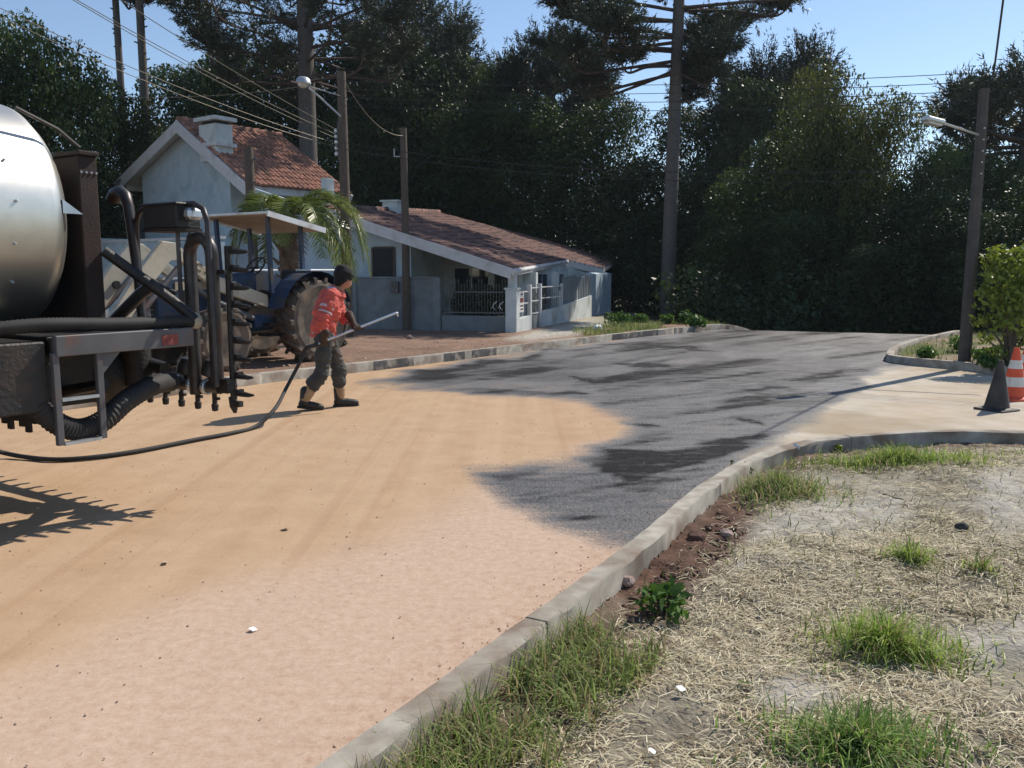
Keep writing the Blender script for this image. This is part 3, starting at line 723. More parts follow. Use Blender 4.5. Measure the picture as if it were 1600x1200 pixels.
for k in range(4): MB().box(H1(.36 + k * .25, 0, .66), (.014, .014, .70), R1).build('bar', M['iron'], fr)
sg = thing('warning_sign', 'small white sign with red and dark lines hung beside the corner pillar', 'sign', H1(.5, -.03, .6))
MB().box(H1(.48, -.035, .74), (.40, .012, .62), R1).build('board', M['sign_white'], sg)
MB().box(H1(.48, -.045, .78), (.30, .004, .12), R1).build('red_line', M['red_mark'], sg)
for z, w in ((.95, .2), (.62, .3), (.52, .24)): MB().box(H1(.48, -.045, z), (w, .004, .035), R1).build('text_line', M['lettering'], sg)

# ---- taller house with the gable end
GA = math.radians(36); G1 = Vector((math.sin(GA), math.cos(GA), 0)); G2 = Vector((G1.y, -G1.x, 0))
GP = aty(277, 188, 34)
def gpl(x, y, back=0.0): return onplane(x, y, GP + G1 * back, G1)
A0, L0, Rr0 = gpl(277, 190), gpl(180, 287), gpl(388, 290)
RG = Matrix((G1, G2, Vector((0, 0, 1)))).transposed()
# length of the ridge from where it ends in the picture
LR = min(np.arange(3, 16, .05), key=lambda t: abs(topx(*(np.array(v) for v in (A0 + G1 * t)))[0] - 441))
h2 = thing('gable_house', 'tall pale house with a steep gable, chimney and red tile roof', 'house', Vector((A0.x, A0.y, ZG)))
for sgn, E in ((1, Rr0), (-1, L0)):
    d = (E - A0); dl = d.length; d.normalize(); n = d.cross(G1); n = n if n.z > 0 else -n
    P = [A0, E, E + G1 * LR, A0 + G1 * LR]
    o = roof_tiles([p + n * .05 for p in P], d, G1, n, .22, .40, 5 + sgn).build('roof_slope', M['tile'], h2)
    if sgn == 1: o['label'] = 'sunlit red clay tile slope'
    MB().prism([p for p in P], -n * .09).build('roof_deck', M['white_board'], h2)
    # barge boards at both ends
    for off in (-.05, LR + .005):
        c = (A0 + E) / 2 + G1 * (off + .02) - n * .17; MB().box(c, (.06, dl + .1, .40), Matrix((G1, d, n)).transposed()).build('barge_board', M['white_board'], h2)
    MB().box(E + G1 * (LR / 2) - n * .1 - d * .02 + Vector((0, 0, -.04)), (LR, .05, .24), Matrix((G1, G2, Vector((0, 0, 1)))).transposed()).build('eave_fascia', M['white_board'], h2)
rd = MB()
for k in range(int(LR / .38)): rd.tube([A0 + G1 * (k * .38) + Vector((0, 0, .08)), A0 + G1 * (k * .38 + .42) + Vector((0, 0, .115))], [.11, .135], 8)
rd.build('ridge_tiles', M['tile'], h2)
wl, wr = gpl(223, 300, .55), gpl(360, 300, .55); ap = gpl(277, 205, .55)
kslope = (A0.z - Rr0.z) / (Rr0 - A0).dot(G2); kl = (A0.z - L0.z) / (A0 - L0).dot(G2)
def wtop(t): return A0.z - .16 - (kslope * t if t > 0 else -kl * t)
tl, tr = (wl - A0).dot(G2), (wr - A0).dot(G2)
def g(t, s, z): p = A0 + G1 * s + G2 * t; return Vector((p.x, p.y, z))
MB().prism([g(tl, .55, ZG - .5), g(tr, .55, ZG - .5), g(tr, .55, wtop(tr)), g(0, .55, wtop(0)), g(tl, .55, wtop(tl))], G1 * .18).build('gable_wall', M['blue_wall'], h2)
MB().prism([g(tr, .73, ZG - .5), g(tr, LR - .3, ZG - .5), g(tr, LR - .3, wtop(tr)), g(tr, .73, wtop(tr))], -G2 * .18).build('side_wall', M['blue_wall'], h2)
MB().prism([g(tl, .73, ZG - .5), g(tl, LR - .3, ZG - .5), g(tl, LR - .3, wtop(tl)), g(tl, .73, wtop(tl))], G2 * .18).build('side_wall', M['blue_wall'], h2)
MB().prism([g(tl + .18, LR - .5, ZG - .5), g(tr - .18, LR - .5, ZG - .5), g(tr - .18, LR - .5, wtop(tr)), g(0, LR - .5, wtop(0)), g(tl + .18, LR - .5, wtop(tl))], G1 * .16).build('gable_wall', M['blue_wall'], h2)
cb = onplane(338, 228, A0 + Vector((0, 0, .1)), (Vector((0, 0, 1)) + G2 * kslope).normalized())
ct = aty(340, 196, cb.y).z; R_ = RG
ch = MB().box((cb.x, cb.y, (cb.z - .6 + ct) / 2) , (.75, 1.05, ct - cb.z + .6), R_).build('chimney', M['white_wall'], h2, bevel=.01)
MB().box((cb.x, cb.y, ct + .06), (.6, .85, .12), R_).build('chimney_throat', M['dark'], ch)
MB().box((cb.x, cb.y, ct + .19), (1.0, 1.32, .14), R_).build('chimney_cap', M['white_wall'], ch)
MB().box((cb.x, cb.y, cb.z + .0), (.95, 1.25, .14), R_).build('flashing', M['white_board'], ch)
# porch pier at the far right corner and the yard wall left with a barred white window
q = gpl(513, 330); MB().box(Vector((q.x, q.y, 0)) + G1 * (LR - 1.2) * 0 + Vector((0, 0, 2.2)), (.3, .3, 5.0), RG).build('porch_pier', M['white_wall'], h2)
an = thing('yard_annex', 'dim annex with a white barred window left of the gable house', 'annex', Vector((gpl(200, 380, 1).x, gpl(200, 380, 1).y, ZG)))
a0, a1 = gpl(150, 325, 1.0), gpl(224, 325, 1.0)
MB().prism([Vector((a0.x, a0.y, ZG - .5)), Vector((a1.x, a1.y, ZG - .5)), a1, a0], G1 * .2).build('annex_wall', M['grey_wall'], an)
w0, w1 = gpl(183, 332, .93), gpl(217, 366, .93)
c = (w0 + w1) / 2; ww = (w1 - w0).dot(G2); hh = w0.z - w1.z
wf = MB()
for dx in (-.5, .5): wf.box(c + G2 * ww * dx, (.05, .06, hh), RG)
for dz in (-.5, .5): wf.box(c + Vector((0, 0, hh * dz)), (.045, ww, .06), RG)
wfo = wf.build('window', M['white_board'], an)
MB().box(c + G1 * .03, (.02, ww - .04, hh - .04), RG).build('pane', M['glass'], wfo)
for k in range(7): MB().box(c + G2 * ww * ((k + 1) / 8 - .5), (.02, .022, hh - .06), RG).build('bar', M['white_board'], wfo)
yb = thing('yard_wall', 'pale low wall at the foot of the gable house', 'wall', Vector((gpl(260, 400).x, gpl(260, 400).y, ZG)) - G1 * 2)
y0, y1 = gpl(150, 372, -2), gpl(345, 378, -2)
MB().prism([Vector((y0.x, y0.y, ZG - .5)), Vector((y1.x, y1.y, ZG - .5)), Vector((y1.x, y1.y, y1.z)), Vector((y0.x, y0.y, y0.z))], G1 * .16).build('wall_body', M['blue_wall'], yb)
MB().box(((y0 + y1) / 2) + G1 * .08 + Vector((0, 0, .0)), (.26, (y1 - y0).length, .10), RG).build('coping', M['white_board'], yb)
# low brick wall seen through the gap behind the tank
bw = thing('brick_wall', 'low red brick wall with pale coping seen behind the tank', 'wall', W(13, -16, ZG))
bb0, bb1 = aty(20, 470, 17.5), aty(165, 470, 17.0)
d = (bb1 - bb0); d.z = 0; dl = d.length; d.normalize(); nn = Vector((d.y, -d.x, 0))
MB().box(((bb0 + bb1) / 2 + Vector((0, 0, -.6))), (dl, .14, 1.3), Matrix((d, nn, Vector((0, 0, 1)))).transposed()).build('core', M['grey_wall'], bw)
bk = MB().box((0, 0, 0), (.24, .03, .075)); bko = None
for r in range(5):
    for k in range(int(dl / .26)):
        o = bk.build('brick', M['brick'], bw, local=True) if bko is None else bko.copy()
        if bko is None: bko = o
        else: COL.objects.link(o)
        p = bb0 + d * (k * .26 + .13 + (.13 if r % 2 else 0)) + nn * .08 + Vector((0, 0, -.06 - r * .092)); o.location = p - bw.location; o.rotation_euler = (0, 0, math.atan2(d.y, d.x))
MB().box((bb0 + bb1) / 2 + Vector((0, 0, .09)), (dl, .24, .10), Matrix((d, nn, Vector((0, 0, 1)))).transposed()).build('coping', M['white_wall'], bw)

# ================================================================ POLES AND WIRES
def pole(name, label, x, ytop, Y, r0, r1, mt, X=None, zb=None, square=False):
    top = aty(x, ytop, Y); zb_ = ZG if zb is None else zb; t = thing(name, label, 'pole', (top.x, Y, zb_), group=None)
    b = MB()
    if square: 
        b.tube([(top.x, Y, zb_ - .3), (top.x, Y, top.z)], [r0, r1], 4)
    else: b.tube([(top.x, Y, zb_ - .3), (top.x + .02, Y, (top.z + zb_) / 2), (top.x, Y, top.z)], [r0, (r0 + r1) / 2, r1], 12)
    b.build('shaft', mt, t, smooth=not square); return t, top
LP, LPT = pole('utility_pole', 'brown utility pole carrying the round white street lamp', 533, 112, 23.0, .15, .115, M['wood_pole'])
P2, P2T = pole('utility_pole', 'slim pole standing in the grey wall before the low house', 630, 200, 25.5, .125, .10, M['wood_pole'])
P3, P3T = pole('utility_pole', 'short thick pole in front of the gable house roof', 388, 230, 27.0, .16, .14, M['wood_pole'])
br = MB()
for dz, dx in ((.35, .24), (.62, -.24), (1.05, .2)): br.beam((P3T.x, 27, P3T.z - dz), (P3T.x + dx, 27, P3T.z - dz), .05, .05)
br.build('insulator_bracket', M['grey_steel'], P3)
MB().tube([(P2T.x - .1, 25.4, P2T.z - .82), (P2T.x - .26, 25.4, P2T.z - .82), (P2T.x - .26, 25.4, P2T.z - .6)], .018, 6).build('insulator_bracket', M['lamp_metal'], P2)
rbase = gp(1506, 570, .06); RPY = rbase.y
RP = thing('utility_pole', 'leaning dark utility pole rising from the grassy corner beside the shrub', 'pole', rbase); rtop = aty(1538, 139, RPY)
MB().tube([rbase - Vector((0, 0, .3)), rtop], [.105, .082], 8).build('shaft', M['grey_pole'], RP)
bolts = MB()
for k in range(5): bolts.box(rbase.lerp(rtop, .70 + k * .04) + Vector((0, -.09, 0)), (.022, .02, .022))
bolts.build('bolt', M['lamp_metal'], RP)
PX = thing('utility_pole', 'tall utility pole behind the tank truck at the roadside', 'pole', (-11.4, 12.6, 0)); MB().tube([(-11.4, 12.6, -.3), (-11.4, 12.6, 9.6)], [.16, .12], 10).build('shaft', M['wood_pole'], PX)
# insulators on the lamp pole
ins = MB()
for k in range(5): ins.lathe([(.02, 0), (.05, .03), (.05, .09), (.02, .12)], 8, (LPT.x - .16, 22.92, aty(533, 205 + 9 * k, 23).z - .06))
ins.build('insulator', M['lamp_metal'], LP)
MB().box((LPT.x - .1, 22.95, aty(533, 222, 23).z), (.05, .05, 1.0)).build('insulator_rack', M['grey_steel'], LP)
# street lamps
sl1 = thing('street_lamp', 'round white street lamp on a thin arm from the brown pole', 'street lamp', aty(533, 180, 23))
hd = aty(474, 130, 22.6)
MB().tube([aty(533, 182, 22.9), aty(500, 152, 22.75), aty(482, 137, 22.65)], .025, 7).build('arm', M['lamp_metal'], sl1)
MB().tube([aty(533, 150, 22.9), aty(484, 135, 22.7)], .012, 6).build('stay', M['lamp_metal'], sl1)
MB().lathe([(.001, .17), (.10, .155), (.17, .10), (.20, .0), (.19, -.015)], 18, hd, (.1, -.05, 1)).build('shade', M['lamp_metal'], sl1, smooth=True)
MB().ball(hd + Vector((0, 0, -.02)), (.15, .15, .10)).build('globe', M['lamp_glass'], sl1, smooth=True)
sl2 = thing('street_lamp', 'long flat street lamp head on the arm of the corner pole', 'street lamp', aty(1530, 208, RPY))
MB().tube([aty(1533, 212, RPY), aty(1500, 201, RPY - .3), aty(1468, 191, RPY - .6)], .02, 7).build('arm', M['lamp_metal'], sl2)
hp, hq = aty(1472, 192, RPY - .58), aty(1445, 185, RPY - .8)
MB().beam(hp, hq, .15, .085).build('head', M['lamp_metal'], sl2, bevel=.025)
MB().beam(hp + (hq - hp) * .15 - Vector((0, 0, .05)), hp + (hq - hp) * .9 - Vector((0, 0, .05)), .10, .03).build('lens', M['lamp_glass'], sl2)
# wires
def wire(label, a, b, sag, r, mt, group=None, n=18):
    a, b = Vector(a), Vector(b)
    pts = [a.lerp(b, k / n) - Vector((0, 0, 4 * sag * (k / n) * (1 - k / n))) for k in range(n + 1)]
    o = MB().tube(pts, r, 5, caps=False).build('overhead_wire', M[mt], smooth=True); return tag(o, label, 'wire', group)
for k, (yy, ex, ey, sg_) in enumerate([(206, 205, -10, .0), (213, 165, 0, .02), (219, 150, -12, .05), (226, 60, 0, .08), (231, 38, -6, .12)]):
    a = aty(532, yy, 22.9); t = aty(ex, ey, 17.0); e = a + (t - a) * 1.9
    wire('sagging wire of the bundle rising from the lamp pole over the gable house', a, e, .25 + sg_ * 3, .0085, 'bare_wire', 'wires rising from the lamp pole')
for k in range(4):
    a = aty(533, 126 + 13 * k, 23); m_ = aty(1545, 98 + 14 * k, RPY + .02); e = m_ + (m_ - a) * .22
    wire('thin wire crossing before the forest between the two lamp poles', a, e, .25, .0065, 'wire', 'wires crossing the street before the forest', 24)
for k in range(2):
    wire('low slack cable strung across the forest front between the poles', aty(533, 222 + 10 * k, 23), aty(1530, 262 + 16 * k, RPY), .35, .008, 'wire', 'low cables before the forest', 24)
wire('thick black cable leaving the corner pole under the lamp arm', aty(1540, 204, RPY), aty(1690, 232, RPY - .8), .03, .022, 'wire')
wire('steep cable dropping from above onto the top of the corner pole', aty(1552, 120, RPY), aty(1578, -80, RPY - 2), .0, .016, 'wire')
wire('thin jumper wire from the corner pole top to the steep cable', aty(1541, 142, RPY), aty(1560, 106, RPY), .0, .007, 'wire')
wire('long thin wire from the round street lamp across the left trees', aty(480, 134, 22.7), aty(200, 152, 24), .1, .010, 'bare_wire')
wire('slack service wire between the lamp pole and the slim pole', aty(540, 130, 23), aty(630, 212, 25.4), .35, .010, 'bare_wire')
# ================================================================ BITUMEN TANK TRUCK (local: x towards the near side, y towards the rear, z up)
TK = thing('tank_truck', 'silver bitumen tank truck with a tarred spray bar at its rear', 'truck', W(3.8, -6.2, 0), -AR)
def tp(mb, name, mt, par=TK, smooth=False, bevel=0): return mb.build(name, M[mt] if isinstance(mt, str) else mt, par, local=True, smooth=smooth, bevel=bevel)
prof = [(.001, -5.30), (.35, -5.27), (.62, -5.18), (.75, -5.05), (.78, -4.95), (.78, -.74), (.77, -.69), (.71, -.62), (.55, -.57), (.3, -.54), (.001, -.52)]
tank = tp(MB().lathe(prof, 64, (0, 0, 1.95), (0, 1, 0)), 'tank', 'aluminium', smooth=True)
bands = MB()
for y in (-2.3, -3.7, -4.9): bands.lathe([(.781, y - .03), (.79, y - .025), (.79, y + .025), (.781, y + .03)], 64, (0, 0, 1.95), (0, 1, 0))
tp(bands, 'band', 'aluminium', tank, smooth=True)
rv = MB()
for k in range(9):
    a = math.radians(-70 + k * 19); rv.ball((.785 * math.cos(a), -.97 - .02 * (k % 2), 1.95 + .785 * math.sin(a)), .010, 6, 4)
tp(rv, 'rivet', 'bright_steel', tank)
tp(MB().lathe([(.25, 0), (.25, .14), (.28, .15), (.28, .2), (.001, .22)], 24, (0, -2.6, 2.70)), 'hatch', 'aluminium', tank, smooth=True)
tp(MB().prism([(.735, -.66, 1.975), (.735, -.66, 2.065), (.745, -.535, 1.975)], (.025, -.01, 0)), 'lug', 'bright_steel', tank)
# rusty burner bulkhead behind the tank
bh = tp(MB().box((0, -.46, 1.80), (1.26, .03, 1.14)).box((.64, -.42, 1.80), (.03, .13, 1.14)).box((-.64, -.42, 1.80), (.03, .13, 1.14)).box((0, -.42, 2.385), (1.36, .15, .03)).box((.35, -.36, 1.45), (.36, .14, .46)), 'bulkhead', 'rust', bevel=.006)
bo = MB()
for k in range(8): bo.ball((.60 - k * .17, -.44, 2.33), .014, 6, 4)
for k in range(4): bo.ball((.657, -.47 + k * .035, 2.26), .009, 6, 4)
tp(bo, 'bolt', 'bright_steel', bh)
tp(MB().tube([(.62, -.85, 2.62), (.64, -.6, 2.52), (.64, -.46, 2.42)], .012, 6), 'handrail', 'pipe_steel')
# chassis, platform and ladder
tp(MB().box((.42, -3.6, .92), (.09, 7.0, .22)).box((-.42, -3.6, .92), (.09, 7.0, .22)).box((0, -.3, .92), (.74, .10, .2)).box((0, -2.2, .92), (.74, .1, .2)), 'chassis_rail', 'tar', bevel=.006)
tp(MB().box((.0, -.54, 1.205), (2.28, 1.0, .02)).box((0, -.08, 1.15), (2.3, .05, .10)).box((0, -1.0, 1.15), (2.3, .05, .10)), 'platform', 'tar', bevel=.004)
tp(MB().box((1.175, -.54, 1.16), (.05, .96, .125)), 'side_beam', 'grey_steel', bevel=.005)
tp(MB().box((1.203, -.25, 1.15), (.004, .12, .07)), 'red_mark', 'red_mark')
ld = tp(MB().box((1.17, -1.02, .84), (.035, .04, .56)).box((1.17, -.745, .84), (.035, .04, .56)), 'ladder', 'grey_steel', bevel=.003)
for z in (.565, .835): tp(MB().box((1.17, -.882, z), (.04, .235, .02)), 'rung', 'bright_steel', ld)
tp(MB().prism([(1.165, -.72, 1.095), (1.165, -.60, 1.095), (1.165, -.72, .97)], (.012, 0, 0)), 'gusset', 'grey_steel', ld)
for s in (1, -1):
    tp(MB().box((s * .78, -2.0, .98), (.72, 1.9, .42)).box((s * .98, -1.18, .92), (.26, .34, .28)), 'side_locker', 'tar', bevel=.01)
fl = MB()
for k in range(7): fl.box((.55 + .07 * k, -1.06, .74 - .03 * (k % 3)), (.05, .02, .12))
tp(fl.box((.78, -1.06, .84), (.55, .025, .14)), 'mud_flap', 'rubber')
tp(MB().box((.1, -.55, .86), (.7, .7, .36)).lathe([(.001, -.3), (.18, -.3), (.2, -.1), (.2, .2), (.12, .26), (.001, .28)], 16, (.25, -.2, .84), (1, 0, 0)).lathe([(.11, 0), (.11, .3), (.001, .32)], 12, (.5, -.05, .78)).box((-.5, -.5, .85), (.4, .6, .34)), 'pump', 'tar', smooth=True)
tp(MB().tube([(-.8, -.1, .95), (-.2, -.02, .9), (.3, .05, .95), (.75, .02, .9)], .05, 10).tube([(-.9, -.5, .9), (0, -.6, .7), (.9, -.55, .86)], .04, 8), 'pipework', 'tar', smooth=True)
for s in (-1, 1):
    for y, n_ in ((-2.7, 2), (-6.9, 1)):
        wpar = tp(MB().lathe([(.28, -.14), (.46, -.15), (.52, -.10), (.52, .10), (.46, .15), (.28, .14)], 32, (s * (1.0 if n_ == 1 else .98), y, .52), (1, 0, 0)), 'tyre', 'tyre', smooth=True)
        tp(MB().lathe([(.001, -.06), (.1, -.1), (.12, -.02), (.29, .02), (.29, .1)], 20, (s * 1.0, y, .52), (1, 0, 0)), 'rim', 'grey_steel', wpar, smooth=True)
        if n_ == 2: tp(MB().lathe([(.28, -.14), (.46, -.15), (.52, -.10), (.52, .10), (.46, .15), (.28, .14)], 32, (s * .66, y, .52), (1, 0, 0)), 'tyre', 'tyre', smooth=True)
cabm = M['canopy']
cab = tp(MB().prism([(-1.15, -7.6, .6), (-1.15, -5.75, .6), (-1.15, -5.75, 2.6), (-1.15, -7.1, 2.6), (-1.15, -7.55, 1.6)], (2.3, 0, 0)), 'cab', 'canopy', bevel=.05)
for s in (-1, 1):
    tp(MB().prism([(s * 1.155, -7.25, 1.65), (s * 1.155, -6.3, 1.65), (s * 1.155, -6.3, 2.35), (s * 1.155, -6.98, 2.35)], (s * .012, 0, 0)), 'side_window', 'glass', cab)
    tp(MB().lathe([(.1, 0), (.1, .05), (.001, .06)], 14, (s * .85, -7.6, .95), (0, -1, 0)), 'headlight', 'lamp_glass', cab)
tp(MB().box((0, -7.345, 2.1), (2.0, .02, .8), Matrix.Rotation(math.radians(-24), 3, 'X')), 'windscreen', 'glass', cab)
# rear spray gear, at the near corner
tp(MB().tube([(.42, .15, 1.2), (.42, .15, 1.95), (.46, .15, 2.03), (.55, .15, 2.07), (1.10, .15, 2.07), (1.19, .15, 2.03), (1.23, .15, 1.95), (1.25, .15, .80)], .021, 10), 'hoop_rail', 'pipe_steel', smooth=True)
U_ = [(.955, .2, .72), (.955, .2, 1.70)] + [(1.075 - .12 * math.cos(a), .2, 1.72 + .12 * math.sin(a)) for a in np.linspace(.0, math.pi, 9)] + [(1.195, .2, 1.70), (1.195, .2, .82)]
tp(MB().tube(U_, .046, 14), 'circulation_pipe', 'pipe_steel', smooth=True)
wb = MB().box((.84, .15, 1.985), (.38, .20, .17)).box((.84, .15, 2.07), (.41, .23, .02)); lampbox = tp(wb, 'work_lamp_box', 'tar', bevel=.012)
tp(MB().box((.84, .15, 1.893), (.39, .21, .022)), 'rusty_base', 'rust', lampbox); tp(MB().box((1.08, .15, 2.0), (.08, .12, .08)), 'side_lamp', 'bright_steel', lampbox, bevel=.02); tp(MB().tube([(.9, .15, 1.88), (.9, .15, 1.3)], .016, 8), 'stem', 'grey_steel', lampbox)
ex = [(.18, .05, 2.13), (.21, .05, 2.175), (.28, .05, 2.19), (.34, .05, 2.155), (.37, .05, 2.08), (.40, .05, 1.85), (.44, .05, 1.55), (.46, .05, 1.22)]
tp(MB().tube(ex, [.052, .05, .048, .045, .04, .037, .035, .035], 14), 'flue_pipe', 'pipe_steel', smooth=True)
tp(MB().tube([(.78, -.42, 1.74), (1.05, -.1, 1.40), (1.14, .0, 1.27)], .036, 12).tube([(.72, -.30, 1.70), (.9, -.1, 1.5), (.97, -.02, 1.45)], .02, 8), 'diagonal_pipe', 'tar', smooth=True)
tp(MB().tube([(.35, -.1, 1.25), (.62, -.05, 1.45), (.72, 0, 1.52)], .045, 10), 'brace_pipe', 'pipe_steel', smooth=True)
def hose(mb, pts, r, pitch=.022):
    P = catmull(pts, 14); L_ = 0; Q = [P[0]]
    for a, b in zip(P[:-1], P[1:]):
        k = max(1, int((b - a).length / (pitch / 2))); Q += [a.lerp(b, (i + 1) / k) for i in range(k)]
    return mb.tube(Q, [r * (1 + .055 * (1 if i % 2 else -1)) for i in range(len(Q))], 14)
tp(hose(MB(), [(1.0, -1.6, 1.24), (1.08, -1.1, 1.285), (1.12, -.6, 1.27), (1.12, -.1, 1.262), (1.12, .0, 1.262)], .042), 'upper_hose', 'rubber', smooth=True)
tp(MB().lathe([(.05, 0), (.055, .01), (.055, .05), (.05, .06)], 14, (1.12, -.02, 1.262), (0, 1, 0)), 'hose_clamp', 'cream')
tp(hose(MB(), [(1.0, -1.25, 1.0), (1.07, -1.12, .84), (1.1, -1.0, .69), (1.1, -.86, .625), (1.1, -.70, .655), (1.06, -.50, .76), (.98, -.25, .825), (.86, -.02, .82)], .068, .03), 'suction_hose', 'rubber', smooth=True)
bar = tp(MB().tube([(-1.2, .22, .78), (1.2, .22, .78)], .045, 14).tube([(.55, .22, .80), (.86, -.03, .82)], .05, 12), 'spray_bar', 'pipe_steel', smooth=True)
cl = MB()
for x in (.62, .74, .90, 1.06): cl.lathe([(.055, -.02), (.062, -.012), (.062, .012), (.055, .02)], 14, (x, .22, .78), (1, 0, 0))
tp(cl, 'clamp_ring', 'bright_steel', bar)
for k in range(13):
    x = -1.15 + k * .19; tp(MB().lathe([(.018, 0), (.018, -.08), (.026, -.085), (.022, -.13), (.008, -.135)], 8, (x, .22, .74)).box((x + .02, .22, .70), (.06, .02, .02)), 'nozzle', 'tar', bar)
for x in (.80, 1.08):
    v_ = tp(MB().lathe([(.02, -.02), (.075, .0), (.075, .06), (.055, .11), (.001, .13)], 16, (x, .24, .86), (.15, .1, 1)), 'valve_dome', 'pipe_steel', bar, smooth=True)
    tp(MB().tube([(x, .24, .78), (x, .24, .88)], .025, 8), 'valve_stem', 'tar', v_)
wing = tp(MB().tube([(1.29, .26, .70), (1.29, .26, 1.78)], .024, 10).box((1.25, .23, .80), (.12, .08, .10)).box((1.25, .23, 1.6), (.12, .05, .03)), 'folded_wing', 'tar', smooth=True)
for k in range(9):
    z = .74 + k * .125; tp(MB().tube([(1.29, .26, z), (1.36, .27, z + .004), (1.43, .28, z - .002), (1.47, .285, z)], [.014, .022, .016, .008], 7).box((1.345, .27, z + .02), (.03, .05, .03)), 'wing_nozzle', 'tar', wing)
for k in range(8):
    z = .80 + k * .125; tp(MB().box((1.325, .25, z), (.014, .02, .022)), 'nozzle_clip', 'pipe_steel', wing)
tp(MB().tube([(1.27, .26, .72), (1.28, .265, .65), (1.285, .27, .60)], [.026, .03, .012], 8).box((1.32, .265, .67), (.08, .035, .04)), 'end_nozzle', 'tar', wing)

for o in TK.children:
    if o.name.split('.')[0] in ('folded_wing', 'spray_bar', 'circulation_pipe', 'hoop_rail', 'work_lamp_box'): o.location.y -= .08

# ================================================================ TRACTOR (local: same axes; front towards -y)
TRZ = pave_z(-4, 13.5) - .01
TR = thing('tractor', 'blue tractor with cream loader arms and flat canopy on the dirt pavement', 'tractor', W(10.17, -11.2, TRZ), -AR)
def tr(mb, name, mt, par=TR, smooth=False, bevel=0): return mb.build(name, M[mt], par, local=True, smooth=smooth, bevel=bevel)
def lug_wheel(x, y, r, w, nl, s):
    b = MB(); b.lathe([(r * .56, -w * .42), (r * .80, -w * .5), (r * .90, -w * .46), (r * .93, -w * .3), (r * .94, 0), (r * .93, w * .3), (r * .90, w * .46), (r * .80, w * .5), (r * .56, w * .42)], 40, (x, y, r), (1, 0, 0))
    for k in range(nl):
        for h in (-1, 1):
            a = 2 * math.pi * (k + (.5 if h > 0 else 0)) / nl
            V = []
            for t, da in ((0.02, .0), (.5, .20)):
                for dr in (.90, 1.0):
                    for e in (-.055, .055):
                        an = a + da + e * (1.0 if dr < .95 else .75); V.append((x + h * t * w, y + r * dr * math.cos(an), r + r * dr * math.sin(an)))
            b.add(V, [(0, 1, 3, 2), (4, 6, 7, 5), (0, 4, 5, 1), (2, 3, 7, 6), (0, 2, 6, 4), (1, 5, 7, 3)])
    wo = tr(b, 'wheel', 'tyre')
    tr(MB().lathe([(r * .57, -w * .3), (r * .52, -w * .1), (r * .3, -w * .02), (r * .16, s * w * .12), (.001, s * w * .14)], 24, (x, y, r), (1, 0, 0)), 'rim', 'rim_dirt', wo, smooth=True)
    hb = MB()
    for k in range(8): a = k * math.pi / 4; hb.ball((x + s * w * .12, y + r * .22 * math.cos(a), r + r * .22 * math.sin(a)), .018, 6, 4)
    tr(hb, 'wheel_nut', 'grey_steel', wo)
for s in (1, -1):
    lug_wheel(s * .74, 0, .70, .44, 18, s); lug_wheel(s * .72, -1.86, .49, .32, 16, s)
tr(MB().box((0, -.3, .72), (.44, 1.5, .5)).box((0, -1.7, .68), (.36, 1.6, .42)).lathe([(.12, -.6), (.15, 0), (.12, .6)], 14, (0, 0, .70), (1, 0, 0)).box((0, -1.86, .46), (1.15, .16, .18)), 'drivetrain', 'tar', bevel=.02)
hd_ = MB().prism([(-.29, -2.62, .78), (-.29, -2.62, 1.30), (-.29, -2.50, 1.40), (-.29, -.95, 1.46), (-.29, -.80, 1.40), (-.29, -.80, .95)], (.58, 0, 0))
hood = tr(hd_, 'hood', 'blue', bevel=.03)
tr(MB().box((0, -2.635, 1.04), (.50, .03, .42)), 'grille', 'dark', hood)
gb = MB()
for k in range(6): gb.box((0, -2.655, .88 + k * .065), (.48, .012, .02))
tr(gb, 'grille_bars', 'cream', hood)
for s in (-1, 1): tr(MB().box((s * .296, -1.75, 1.28), (.012, 1.1, .12)), 'side_stripe', 'cream', hood)
tr(MB().tube([(.12, -1.9, 1.4), (.12, -1.9, 2.0), (.12, -1.86, 2.06)], .03, 10), 'exhaust', 'rust', smooth=True)
tr(MB().tube([(.40, -1.05, .68), (.40, -.30, .68)], .13, 16), 'fuel_tank', 'blue', smooth=True)
tr(MB().box((.52, -.72, .66), (.34, .34, .04)).box((.52, -.72, .48), (.3, .28, .03)), 'footstep', 'tar')
dash = tr(MB().box((0, -.78, 1.22), (.42, .16, .50)), 'dashboard', 'blue', bevel=.03)
tr(MB().tube([(0, -.72, 1.42), (0, -.56, 1.56)], .018, 8), 'steering_column', 'tar', dash)
st = [(.19 * math.cos(a), -.55 + .12 * math.sin(a), 1.57 + .15 * math.sin(a)) for a in np.linspace(0, 2 * math.pi, 22)]
tr(MB().tube(st, .014, 7).tube([st[0], st[11]], .01, 6).tube([st[5], st[16]], .01, 6), 'steering_wheel', 'rubber', dash, smooth=True)
seat = tr(MB().box((0, .0, 1.12), (.46, .44, .12)), 'seat', 'rubber', bevel=.04)
tr(MB().box((0, .23, 1.34), (.46, .10, .38)), 'seat_back', 'rubber', seat, bevel=.04)
